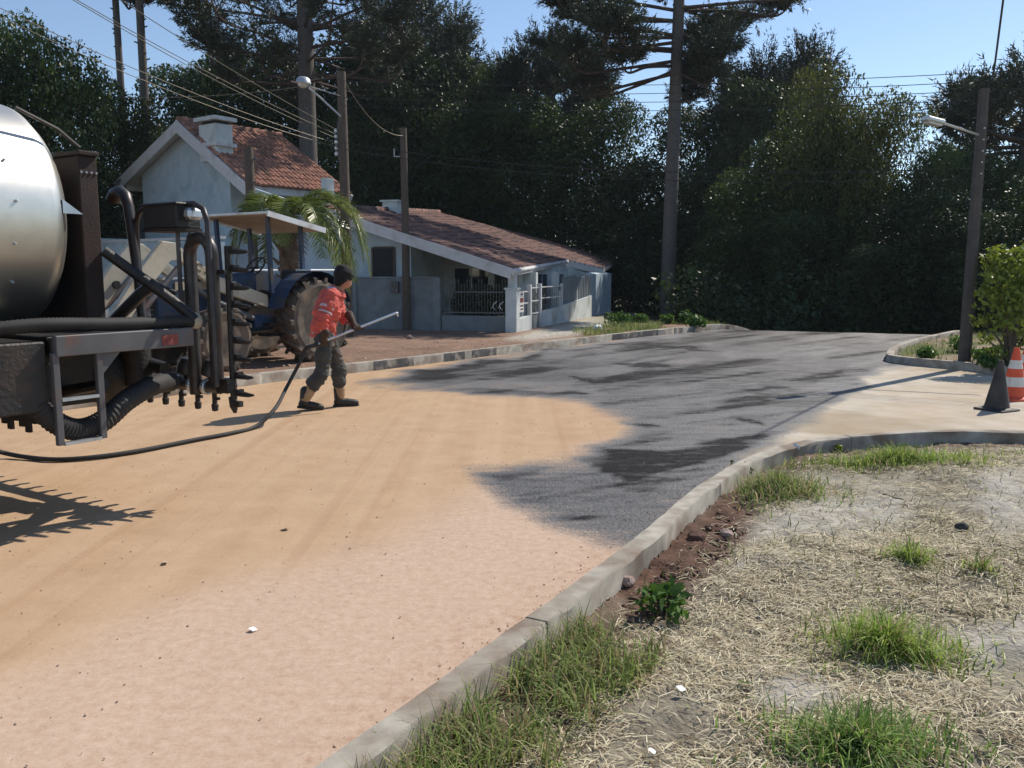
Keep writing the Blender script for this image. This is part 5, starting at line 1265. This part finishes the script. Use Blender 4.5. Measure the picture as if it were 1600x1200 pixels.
pine('umbrella_pine', 'dark umbrella pine with upswept branches above the gable house roof', 487, 40, T2, .48, .30, 16.5, 33, .05)
T3 = [(15.0, 5, 2.4, -.1, .6, .3), (15.8, 6, 2.8, .1, .6, .0), (16.6, 7, 2.8, .3, .6, .6)]
_, d3 = pine('umbrella_pine', 'slender pine trunk nearer the yellow green tree, crown above', 208, 42, T3, .19, .14, 17, 44, -.1, stubs=True)
pine('umbrella_pine', 'slender shaggy pine trunk nearer the gable house chimney', 241, 41, T3, .22, .16, 17, 45, .0, stubs=True, data=d3)
T4 = [(6.2, 6, 2.2, .0, .5, .3), (7.2, 7, 2.5, .2, .6, .1), (8.2, 7, 2.2, .4, .5, .4)]
p4, d4 = pine('umbrella_pine', 'lower pine with rounded bristly clumps behind the corner pole', 1585, 33, T4, .2, .12, 8.8, 51)
p4.scale = (1.1, 1.1, 1.12)
p5, _ = pine('umbrella_pine', 'small pine showing clumps right of the wispy twig tree', 1205, 45, T4, .2, .12, 8.8, 52, data=d4); p5.scale = (1.1, 1.1, 1.42)
p6, _ = pine('umbrella_pine', 'pine crown with bristly clumps left of the tall bare trunk', 862, 52, T4, .2, .12, 8.8, 53, data=d4); p6.scale = (1.15, 1.15, 1.5)
p7, _ = pine('umbrella_pine', 'bristly dark pine top between the lamp pole and the sky gap', 655, 54, T4, .2, .12, 8.8, 54, data=d4); p7.scale = (1.4, 1.4, 1.72)

# undergrowth of the forest edge: one uncountable mass
rng = np.random.default_rng(5); bl = []
for i in range(150):
    x = rng.uniform(880, 1660); Y = rng.uniform(27.5, 36); q = aty(x, 470, Y)
    if q.x - (.09 + .344 * (Y - 24.6)) < 4.2: continue
    bl.append(((q.x, Y, float(gzf(q.x, Y)) + rng.uniform(.2, 2.2)), tuple(rng.uniform(.7, 1.4, 3))))
for i in range(26):
    x = rng.uniform(955, 1090); Y = rng.uniform(40, 44); q = aty(x, 470, Y); bl.append(((q.x, Y, float(gzf(q.x, Y)) + rng.uniform(.2, 1.6)), tuple(rng.uniform(.8, 1.4, 3))))
for i in range(130):
    x = rng.uniform(-150, 900); Y = rng.uniform(48, 54); q = aty(x, 430, Y); bl.append(((q.x, Y, rng.uniform(.3, 5.5)), tuple(rng.uniform(1.0, 1.9, 3))))
for i in range(90):
    x = rng.uniform(880, 1700); Y = rng.uniform(44, 50); q = aty(x, 430, Y); bl.append(((q.x, Y, rng.uniform(.0, 5.5)), tuple(rng.uniform(1.2, 2.0, 3))))
V = leaf_cloud(rng, bl, 130000, .19, .5)
tag(npmesh('forest_undergrowth', V, quads(130000), L_DARK), 'dense dark undergrowth along the forest edge', 'undergrowth', kind='stuff')

# ---- palm
def palm():
    Yp = 18.2; c = aty(447, 338, Yp); zb = pave_z(c.x, Yp); t = thing('palm_tree', 'arching feather palm behind the tractor canopy', 'palm', (c.x, Yp, zb))
    o = Vector((0, 0, c.z - zb)); rr = random.Random(4)
    tb = MB(); tb.tube([(0, 0, -.3), (.03, 0, o.z * .5), (0, 0, o.z)], [.24, .20, .17], 14)
    for k in range(40):
        z = o.z * (k / 40); a = k * 2.4; tb.tube([Vector((math.cos(a) * .17, math.sin(a) * .17, z)), Vector((math.cos(a) * .30, math.sin(a) * .30, z + .14))], [.05, .02], 5)
    tb.build('trunk', M['palm_bark'], t, local=True)
    spec = [(0, 2.5, .75), (-.25, 2.2, .55), (.35, 2.3, .9), (3.1, 1.7, .8), (2.7, 1.6, 1.0), (3.6, 1.5, .8), (1.2, 1.6, 1.1), (1.9, 1.6, 1.2), (4.3, 1.5, 1.0), (4.9, 1.6, .9), (5.5, 1.9, .8), (5.9, 2.1, .35), (.8, 1.8, .4), (2.3, 1.5, .5), (3.4, 1.5, .3), (.05, 1.6, 1.3), (2.9, 1.3, 1.4), (5.2, 1.2, .1)]
    for a, L, el in spec:
        d = Vector((math.cos(a), math.sin(a), 0)); pts = []
        for k in range(15):
            s = k / 14; h = el * L * .85 * s - (1.05 + .25 * el) * L * .92 * s ** 2.3; r = L * (s - .30 * s ** 3); pts.append(o + d * r + Vector((0, 0, h)))
        dead = el < .15; fr = MB().tube(pts, list(np.linspace(.026, .006, 15)), 6).build('frond', M['palm_bark'] if dead else L_PALM, t, local=True)
        V = []
        for k in range(70):
            s = .10 + .9 * k / 70; f = s * 14; i = min(int(f), 13); p = pts[i].lerp(pts[i + 1], f - i); tg = (pts[i + 1] - pts[i]).normalized()
            sdv = tg.cross(Vector((0, 0, 1))).normalized(); l_ = L * .26 * math.sin(math.pi * min(1, .15 + .85 * s)) ** .6 + .06
            for sg_ in (-1, 1):
                out = (sdv * sg_ * .8 + tg * .75 + Vector((0, 0, rr.uniform(-.15, .45)))).normalized(); w = out.cross(sdv).normalized() if abs(out.dot(sdv)) < .95 else tg
                m_ = p + out * l_ * .55; e = p + out * l_ + Vector((0, 0, -.22 * l_)); wv = tg * .013
                V += [p - wv, p + wv, m_ + wv * 1.1, m_ - wv * 1.1]; V += [m_ - wv * 1.1, m_ + wv * 1.1, e + wv * .15, e - wv * .15]
        npmesh('leaflets', np.array([tuple(v) for v in V]), quads(len(V) // 4), M['palm_bark'] if dead else L_PALM, fr)
palm()

# ---- shrub on the corner, weeds on the far pavement
sb = gp(1577, 574, .08); st_ = thing('shrub', 'yellow green leafy shrub on the corner beside the leaning pole', 'shrub', sb)
rng = np.random.default_rng(8); bl = []
for x, y, r, dy in [(1560, 440, 30, 0), (1590, 420, 40, .2), (1625, 430, 55, .1), (1560, 405, 26, .3), (1600, 470, 45, -.1), (1545, 470, 22, 0), (1570, 500, 26, -.2), (1640, 490, 50, .2), (1530, 500, 14, -.1), (1540, 530, 12, 0), (1535, 455, 12, .1), (1610, 395, 26, .3), (1590, 530, 24, .2), (1560, 550, 16, -.1)]:
    q = aty(x, y, sb.y + dy) - sb; R_ = r / FPX * sb.y; bl.append((tuple(q), (R_, R_, R_ * .85)))
V = leaf_cloud(rng, bl, 3400, .095, .25, asp=.5)
npmesh('crown', V, quads(3400), L_SHRUB, st_)
tb = MB(); rr = random.Random(3)
for k, b in enumerate(bl): e = Vector(b[0]); tb.tube(catmull([Vector((.02 * k - .12, 0, -.1)), Vector((e.x * .35, e.y * .5, e.z * .55)), e], 5), list(np.linspace(.03, .006, 11)), 6)
tb.tube([(0, 0, -.1), (-.02, .02, .5), (.05, .02, .9)], [.07, .06, .04], 8).tube([(.35, .1, -.1), (.36, .1, .9)], [.05, .03], 8)
tb.build('stems', M['bark'], st_, local=True, smooth=True)
def weed(name, label, p, n, r, size, mt=L_WEED, seed=0, group=None, cat='plant'):
    t = thing(name, label, cat, p, 0, group); rng = np.random.default_rng(seed)
    bl = [((rng.uniform(-r, r) * .6, rng.uniform(-r, r) * .6, r * rng.uniform(.25, .7)), r * rng.uniform(.35, .6)) for _ in range(6)]
    V = leaf_cloud(rng, bl, n, size, .2, .6, .5); V[:, 2] = np.maximum(V[:, 2], .005); npmesh('leaves', V, quads(n), mt, t)
    tb = MB()
    for b in bl: tb.tube([(0, 0, -.05), (b[0][0] * .5, b[0][1] * .5, b[0][2] * .6), b[0]], [.008, .006, .003], 5)
    tb.build('stem', M['twig'], t, local=True); return t
for k, (x, y, r) in enumerate([(965, 508, .38), (1000, 505, .30), (1075, 508, .36), (1090, 512, .30), (1040, 508, .26), (985, 498, .45)]):
    p = gp(x, y, .1); weed('weed_plant', 'small sunlit weed by the left kerb near the low house end wall', Vector((p.x, p.y, pave_z(p.x, p.y) - .02)), 420, r, .11, L_WEED, k, 'weeds by the left kerb')
for k, (x, y, r) in enumerate([(1445, 560, .22), (1530, 568, .26), (1500, 548, .28), (1550, 575, .2)]):
    p = gp(x, y, .1); weed('weed_plant', 'low weed on the corner island near the foot of the leaning pole', p, 320, r, .08, L_WEED, 20 + k, 'weeds on the corner island')

# dark foliage added to darken the porch behind the railing
hg = thing('shade_foliage', 'dark foliage added to darken the porch behind the iron railing', 'shade_foliage', H1(.7, 1.25, ZG)); rng = np.random.default_rng(31)
bl = [(tuple(H1(.65 + .1 * (k % 3), .42 + k * .21, .55 + .12 * (k % 2)) - H1(.7, 1.25, ZG)), (.24, .24, .55)) for k in range(9)]
npmesh('leaves', leaf_cloud(rng, bl, 5000, .09, .5), quads(5000), L_DARK, hg)
tb = MB()
for b in bl: tb.tube([(b[0][0], b[0][1], -.1), b[0]], [.02, .012], 5)
tb.build('stems', M['twig'], hg, local=True)
# ================================================================ GRASS, STRAW, LITTER
def blades(rng, bx, by, bz, L, lean, width, col, flat=0.0, segs=3):
    """curved tapering blades; arrays of roots; returns verts, quads, colours"""
    n = len(bx); a = rng.random(n) * 6.283; d = np.stack([np.cos(a), np.sin(a), np.zeros(n)], 1); s = np.stack([-np.sin(a), np.cos(a), np.zeros(n)], 1)
    root = np.stack([bx, by, bz], 1); rows = []
    for k in range(segs + 1):
        t = k / segs; h = L * t * np.cos(lean * t); o = L * t * np.sin(lean * t)
        c = root + d * o[:, None] + np.array([0, 0, 1]) * (h * (1 - flat))[:, None]; w = (width * (1 - t ** 1.6) * .5 + .0004)[:, None]
        rows.append(c - s * w); rows.append(c + s * w)
    V = np.stack(rows, 1); m = 2 * (segs + 1); base = (np.arange(n) * m)[:, None]
    F = np.concatenate([base + np.array([[2 * k, 2 * k + 1, 2 * k + 3, 2 * k + 2]]) for k in range(segs)], 1).reshape(-1, 4)
    C = np.repeat(col, m, 0); return V.reshape(-1, 3), F, C
def mixcol(rng, n, a, b, jit=.25):
    t = rng.random(n)[:, None]; return np.clip((np.array(a) * (1 - t) + np.array(b) * t) * (1 + jit * (rng.random((n, 1)) - .5) * 2), 0, 1)
def vzs(x, y):
    s = sdline(x, y, KRs); return verge_h(x, y, s), s
rng = np.random.default_rng(77)
GREEN = ((.19, .29, .04), (.40, .50, .11)); DRYC = ((.36, .27, .14), (.58, .47, .28)); DARKG = ((.045, .085, .02), (.10, .16, .04))
def tuft(label, x, y, rx, ry, n, Lm, cols, dry=.2, cat='grass tuft'):
    p = gp(x, y, .0); p.z = vz(p.x, p.y); t = thing('grass_tuft', label, cat, p, 0, 'green grass tufts on the near verge')
    a = rng.random(n) * 6.283; r = np.abs(rng.normal(size=n)) * .55 * (1 + .3 * np.sin(a * 3 + x) + .25 * np.sin(a * 5 + y)); bx, by = p.x + rx * r * np.cos(a), p.y + ry * r * np.sin(a)
    ok_ = vzs(bx, by)[1] > .17; bx, by, r = bx[ok_], by[ok_], r[ok_]; n = len(bx)
    z, s = vzs(bx, by); L = Lm * (.35 + 1.0 * rng.random(n) ** 1.3) * np.clip(1.15 - .4 * r, .35, 1.2); lean = .25 + 1.15 * rng.random(n)
    col = mixcol(rng, n, *cols); dm = rng.random(n) < dry; col[dm] = mixcol(rng, dm.sum(), *DRYC)
    V, F, C = blades(rng, bx - p.x, by - p.y, z - p.z - .01, L, lean, .006 + .003 * rng.random(n), col)
    tag(npmesh('blades', V, F, BLADE, t, {'Col': C}), kind='stuff'); return t
tuft('small bright green grass tuft beside the pale bare patch', 1420, 890, .14, .12, 420, .13, GREEN, .12)
tuft('largest bright green grass tuft in the middle of the straw', 1385, 1025, .31, .20, 1500, .17, GREEN, .18)
tuft('deep green grass tuft nearest the photographer feet', 1340, 1185, .36, .19, 1500, .15, ((.13, .24, .045), (.28, .40, .09)), .15)
tuft('bright grass strip along the corner kerb beyond the straw', 1400, 728, .95, .28, 2800, .15, GREEN, .12)
tuft('grass patch at the kerb bend before the plastic cup', 1215, 772, .42, .42, 2000, .17, ((.14, .20, .045), (.31, .40, .10)), .3)
tuft('thin grass tuft at the right edge of the straw by the slab', 1530, 905, .10, .10, 120, .10, GREEN, .35)
# grass along the near kerb (uncountable)
n = 5200; uu = rng.random(n) * 4.6 - 2.2; i = rng.random(n)
P_ = np.array(KRs); seg = np.r_[0, np.cumsum(np.hypot(*np.diff(P_, axis=0).T))]; s0 = np.interp(2.39, P_[:60, 1], seg[:60]) if False else seg[np.argmin(np.hypot(P_[:, 0] + .62, P_[:, 1] - 2.39))]
sl_ = s0 - .8 + 2.35 * rng.random(n) ** 1.1; off = .17 + .42 * rng.random(n) ** 1.4
kx, ky = np.interp(sl_, seg, P_[:, 0]), np.interp(sl_, seg, P_[:, 1]); tx_, ty_ = np.interp(sl_ + .05, seg, P_[:, 0]) - kx, np.interp(sl_ + .05, seg, P_[:, 1]) - ky; ll = np.hypot(tx_, ty_)
bx, by = kx + ty_ / ll * off, ky - tx_ / ll * off; z, s = vzs(bx, by)
kp = fbm(bx * 4, by * 4) > .40; bx, by, z = bx[kp], by[kp], z[kp]; n = len(bx)
col = mixcol(rng, n, (.12, .18, .04), (.34, .42, .12)); dm = rng.random(n) < .35; col[dm] = mixcol(rng, dm.sum(), (.25, .18, .09), (.46, .38, .2))
V, F, C = blades(rng, bx, by, z - .01, .17 * (.35 + .9 * rng.random(n)), .2 + 1.2 * rng.random(n), .005 + .004 * rng.random(n), col)
tag(npmesh('kerb_grass', V, F, BLADE, cols={'Col': C}), 'mixed green and dry grass growing along the near kerb', 'grass', kind='stuff')
# scattered thin grass over the verge and on the pavements beyond
n = 5200; bx = rng.uniform(-.4, 6.2, n); by = rng.uniform(1.9, 7.7, n); z, s = vzs(bx, by); kp = (s > .22) & (fbm(bx * 1.5 + 7, by * 1.5) > .5); bx, by, z = bx[kp], by[kp], z[kp]; n = len(bx)
col = mixcol(rng, n, (.10, .13, .035), (.30, .30, .12)); V, F, C = blades(rng, bx, by, z - .005, .05 + .09 * rng.random(n), .5 + 1.0 * rng.random(n), .004 + .003 * rng.random(n), col)
tag(npmesh('sparse_grass', V, F, BLADE, cols={'Col': C}), 'sparse short grass between the straw', 'grass', kind='stuff')
n = 9000; bx = rng.uniform(1.5, 6.5, n); by = rng.uniform(17, 26, n); v_ = CA * bx - SA * by; u_ = SA * bx + CA * by; ed = np.interp(u_, ku, kv)
kp = (v_ < ed - .2) & (v_ > ed - 2.3) & (fbm(bx * .9 + 3, by * .9) > .44) & (bx - (.09 + .344 * (by - 24.6)) > .4); bx, by = bx[kp], by[kp]; n = len(bx)
col = mixcol(rng, n, (.10, .15, .03), (.26, .30, .08)); V, F, C = blades(rng, bx, by, gzf(bx, by) + .11, .08 + .16 * rng.random(n), .3 + .9 * rng.random(n), .012 + .01 * rng.random(n), col, segs=2)
tag(npmesh('pavement_grass', V, F, BLADE, cols={'Col': C}), 'rough sunlit grass on the left pavement by the end wall', 'grass', kind='stuff')
n = 7000; bx = rng.uniform(6.8, 13, n); by = rng.uniform(12, 23, n); s = sdline(bx, by, KIs); kp = (s > .25) & (fbm(bx * 1.1 + 5, by * 1.1) > .42); bx, by = bx[kp], by[kp]; n = len(bx)
col = mixcol(rng, n, (.10, .13, .03), (.30, .29, .10)); V, F, C = blades(rng, bx, by, gzf(bx, by) + .05, .07 + .13 * rng.random(n), .3 + .9 * rng.random(n), .010 + .008 * rng.random(n), col, segs=2)
tag(npmesh('island_grass', V, F, BLADE, cols={'Col': C}), 'rough grass on the corner island', 'grass', kind='stuff')
# mown straw lying over the verge
n = 300000; bx = rng.uniform(-.5, 6.3, n); by = 1.8 + 6.0 * rng.random(n) ** 1.25; z, s = vzs(bx, by); px_, py_ = topx(bx, by, z)
bare = np.zeros(n)
for P in ([(1190, 800), (1290, 770), (1420, 775), (1400, 830), (1290, 850), (1170, 850)], [(1180, 1070), (1260, 1050), (1310, 1085), (1290, 1125), (1200, 1115)], [(1490, 755), (1600, 730), (1640, 800), (1560, 840)], [(1480, 990), (1620, 960), (1700, 1030), (1540, 1050)], [(930, 905), (1000, 850), (1080, 795), (1150, 735), (1185, 790), (1170, 850), (1110, 900), (1060, 965), (985, 985)]):
    bare = np.maximum(bare, smooth(-25, 25, psd(px_ + 80 * (fbm(bx * 2.3, by * 2.3) - .5), py_, P)))
dens = smooth(.22, .52, fbm(bx * 1.7 + 11, by * 1.7)) * (1 - .8 * bare) * smooth(.2, .75, s) * .8 + .05
kp = (rng.random(n) < dens) & (s > .2); bx, by, z = bx[kp], by[kp], z[kp]; n = len(bx)
a = rng.random(n) * 6.283; L = .025 + .075 * rng.random(n) ** 1.6; d = np.stack([np.cos(a), np.sin(a), .25 * (rng.random(n) - .35)], 1); sv = np.stack([-np.sin(a), np.cos(a), .3 * rng.normal(size=n)], 1); w = (.0008 + .0015 * rng.random(n))[:, None]
c = np.stack([bx, by, z + .006 + .016 * rng.random(n)], 1); cv = np.array([0, 0, 1]) * (L * .10 * rng.random(n))[:, None]
V = np.stack([c - d * L[:, None] / 2 - sv * w, c - d * L[:, None] / 2 + sv * w, c + cv + sv * w, c + cv - sv * w, c + d * L[:, None] / 2 + sv * w * .6, c + d * L[:, None] / 2 - sv * w * .6], 1).reshape(-1, 3)
b6 = (np.arange(n) * 6)[:, None]; F = np.concatenate([b6 + np.array([[0, 1, 2, 3]]), b6 + np.array([[3, 2, 4, 5]])], 1).reshape(-1, 4)
col = mixcol(rng, n, (.48, .40, .25), (.78, .70, .50), .2); dk = rng.random(n) < .22; col[dk] = mixcol(rng, dk.sum(), (.14, .10, .05), (.30, .22, .12))
tag(npmesh('mown_straw', V, F, STRAW, cols={'Col': np.repeat(col, 6, 0)}), 'pale mown straw scattered over the near verge', 'straw', kind='stuff')
# clods, pebbles
def lumps(name, pts, sizes, mt, label, cat):
    n = len(pts); ico = bmesh.new(); bmesh.ops.create_icosphere(ico, subdivisions=1, radius=1); v0 = np.array([tuple(v.co) for v in ico.verts]); f0 = np.array([[v.index for v in f.verts] for f in ico.faces]); ico.free()
    k = len(v0); jit = 1 + .35 * (rng.random((n, k, 1)) - .5) * 2; sc3 = (.7 + .6 * rng.random((n, 1, 3))) * np.array([1, 1, .75])
    V = (v0[None] * jit * sc3 * np.asarray(sizes)[:, None, None] + np.asarray(pts)[:, None, :]).reshape(-1, 3); F = (f0[None] + (np.arange(n) * k)[:, None, None]).reshape(-1, 3)
    return tag(npmesh(name, V, F, mt), label, cat, kind='stuff')
q = rng.random(2200); px_ = rng.uniform(930, 1190, 2200); py_ = rng.uniform(735, 990, 2200)
ins_ = psd(px_, py_, [(935, 905), (1000, 855), (1080, 800), (1150, 742), (1185, 790), (1165, 850), (1105, 900), (1060, 965), (985, 985)]) > 0
pts = [];
for x, y in zip(px_[ins_], py_[ins_]): p = gp(x, y, -.03); pts.append((p.x, p.y, vz(p.x, p.y) + .0))
pts = np.array(pts); ss = sdline(pts[:, 0], pts[:, 1], KRs); pts = pts[ss > .22]
lumps('soil_clods', pts, .006 + .022 * rng.random(len(pts)) ** 2.5, M['clod'], 'dark red brown soil clods behind the near kerb', 'soil')
n = 1500; sl_ = s0 - .8 + 6.2 * rng.random(n); off = -np.abs(rng.normal(size=n)) * .10 - .01
kx, ky = np.interp(sl_, seg, P_[:, 0]), np.interp(sl_, seg, P_[:, 1]); tx_, ty_ = np.interp(sl_ + .05, seg, P_[:, 0]) - kx, np.interp(sl_ + .05, seg, P_[:, 1]) - ky; ll = np.hypot(tx_, ty_)
px1 = np.stack([kx + ty_ / ll * off, ky - tx_ / ll * off, np.full(n, .004)], 1)
n = 5200; u2 = 1.2 + 12 * rng.random(n) ** 1.7; v2 = rng.uniform(-9.2, -2.2, n); px2 = np.stack([SA * u2 + CA * v2, CA * u2 - SA * v2, np.full(n, .003)], 1)
n = 500; u3 = rng.uniform(2, 14, n); v3 = np.interp(u3, ku, kv) + np.abs(rng.normal(size=n)) * .2 + .02; px3 = np.stack([SA * u3 + CA * v3, CA * u3 - SA * v3, np.full(n, .003)], 1)
pp = np.concatenate([px1, px2, px3]); lumps('road_grit', pp, .0010 + .0050 * rng.random(len(pp)) ** 6, M['pebble'], 'loose grit along the gutters and over the sandy road', 'grit')
n = 500; u3 = rng.uniform(4, 20, n); v3 = np.interp(u3, ku, kv) - .3 - 3 * rng.random(n); X3 = SA * u3 + CA * v3; Y3 = CA * u3 - SA * v3
lumps('pavement_rubble', np.stack([X3, Y3, gzf(X3, Y3) + .115], 1), .008 + .03 * rng.random(n) ** 3, M['pebble'], 'small rubble on the left dirt pavement', 'rubble')
# single stones and litter
def stone(label, x, y, r, mt, on='v', seed=0):
    p = gp(x, y, 0); p.z = vz(p.x, p.y) if on == 'v' else (pave_z(p.x, p.y) if on == 'p' else 0.0); rr = random.Random(seed)
    bm = bmesh.new(); bmesh.ops.create_icosphere(bm, subdivisions=2, radius=r)
    for v in bm.verts: v.co *= 1 + .22 * (vnoise(v.co.x / r * 1.7 + seed, v.co.y / r * 1.7 + v.co.z / r * 2.1) - .5) * 2; v.co.z *= .75
    me = bpy.data.meshes.new('stone'); bm.to_mesh(me); bm.free(); me.materials.append(M[mt]); o = bpy.data.objects.new('stone', me); COL.objects.link(o); o.location = p + Vector((0, 0, r * .45)); return tag(o, label, 'stone')
stone('pinkish brown stone lying against the back of the near kerb', 980, 915, .042, 'stone', seed=1)
stone('dark lump on the straw right of the small green tuft', 1502, 836, .040, 'dark_stone', seed=2)
stone('small black lump on the straw left of the largest tuft', 1186, 966, .022, 'dark_stone', seed=3)
stone('flat pale stone on the dug soil near the kerb bend', 1135, 838, .042, 'stone', seed=4)
stone('dark clod sitting high on the dug soil', 1088, 846, .055, 'clod', seed=5)
stone('pale pinkish stone in the straw beside the white scrap', 978, 1078, .026, 'stone', seed=6)
stone('white stone at the left kerb before the low house end wall', 934, 524, .13, 'paper', 'p', 7)
stone('pale stone on the dirt below the grey wall', 640, 524, .09, 'stone', 'p', 8)
def scrap(label, x, y, w, h, mt='paper', road=False, name='paper_scrap', cat='litter'):
    p = gp(x, y, 0); p.z = .006 if road else vz(p.x, p.y) + .028; rr = random.Random(x); V = []; n = 4
    for i in range(n + 1):
        for j in range(n + 1): V.append((w * (i / n - .5) * (1 - .3 * abs(j / n - .5)), h * (j / n - .5), .18 * w * (vnoise(i * .8 + x, j * .8) + .5 * abs(i / n - .5))))
    b = MB(); b.add(V, [(i * (n + 1) + j, (i + 1) * (n + 1) + j, (i + 1) * (n + 1) + j + 1, i * (n + 1) + j + 1) for i in range(n) for j in range(n)])
    o = b.build(name, M[mt] if isinstance(mt, str) else mt, smooth=True); o.location = p; o.rotation_euler = (.3, .15, rr.uniform(0, 3)); return tag(o, label, cat)
scrap('white paper scrap on the straw beside the near grass', 1063, 1089, .035, .03)
scrap('second white scrap lower in the straw below the first', 1018, 1184, .028, .025)
scrap('tiny white scrap on the far bare patch', 1140, 836, .03, .02)
scrap('pale leaf fragment lying on the sandy road by the hose shadow', 258, 881, .05, .025, 'beige', True, 'dry_leaf', 'leaf')
scrap('curled dry leaf in the middle of the sandy road', 446, 828, .05, .035, 'beige', True, 'dry_leaf', 'leaf')
scrap('whitish crumb on the pink sand near the gutter', 395, 986, .035, .03, 'paper', True, 'crumb', 'litter')
scrap('yellow green fallen leaf on the straw before the grey slab', 1165, 1083, .075, .022, L_SHRUB, False, 'fallen_leaf', 'leaf')
cp_ = gp(1237, 716, 0); cz_ = vz(cp_.x, cp_.y); cu = thing('plastic_cup', 'crumpled clear plastic cup behind the corner kerb', 'cup', Vector((cp_.x, cp_.y, cz_ + .04)))
MB().lathe([(.036, .0), (.03, .09), (.027, .09), (.032, .002)], 16, (0, 0, 0), (.5, .1, .8)).build('wall', M['plastic'], cu, local=True, smooth=True); MB().lathe([(.038, 0), (.040, .004), (.036, .006)], 16, (0, 0, 0), (.5, .1, .8)).build('rim', M['paper'], cu, local=True)
tw = MB().tube([gp(1380, 772, .035), gp(1400, 778, .045), gp(1412, 780, .04)], [.006, .005, .003], 6).build('twig', M['twig']); tag(tw, 'dark twig lying across the pale bare patch', 'twig')
for k, (x, y, r, lab) in enumerate([(1040, 962, .16, 'broad leaved green weed between the dug soil and the straw'), (1305, 705, .07, 'tiny bright yellow green weed behind the corner kerb'), (1160, 745, .10, 'dark leafy weed at the kerb bend')]):
    p = gp(x, y, 0); p.z = vz(p.x, p.y); weed('weed_plant', lab, p, (130, 40, 120)[k], r, (.06, .05, .04)[k], (L_WEED, L_SHRUB, L_MID)[k], 40 + k, None)

# ================================================================ AIR
hz_m = bpy.data.materials.new('thin_haze'); hz_m.use_nodes = True; nt = hz_m.node_tree; nt.nodes.remove(nt.nodes['Principled BSDF'])
pv = nt.nodes.new('ShaderNodeVolumePrincipled'); pv.inputs['Color'].default_value = (.80, .90, 1.0, 1); pv.inputs['Density'].default_value = HAZE; pv.inputs['Anisotropy'].default_value = .35
nt.links.new(pv.outputs[0], nt.nodes['Material Output'].inputs['Volume'])
hb = MB().box((0, 350, 12), (1240, 1140, 32)).build('haze', hz_m); tag(hb, kind='stuff')
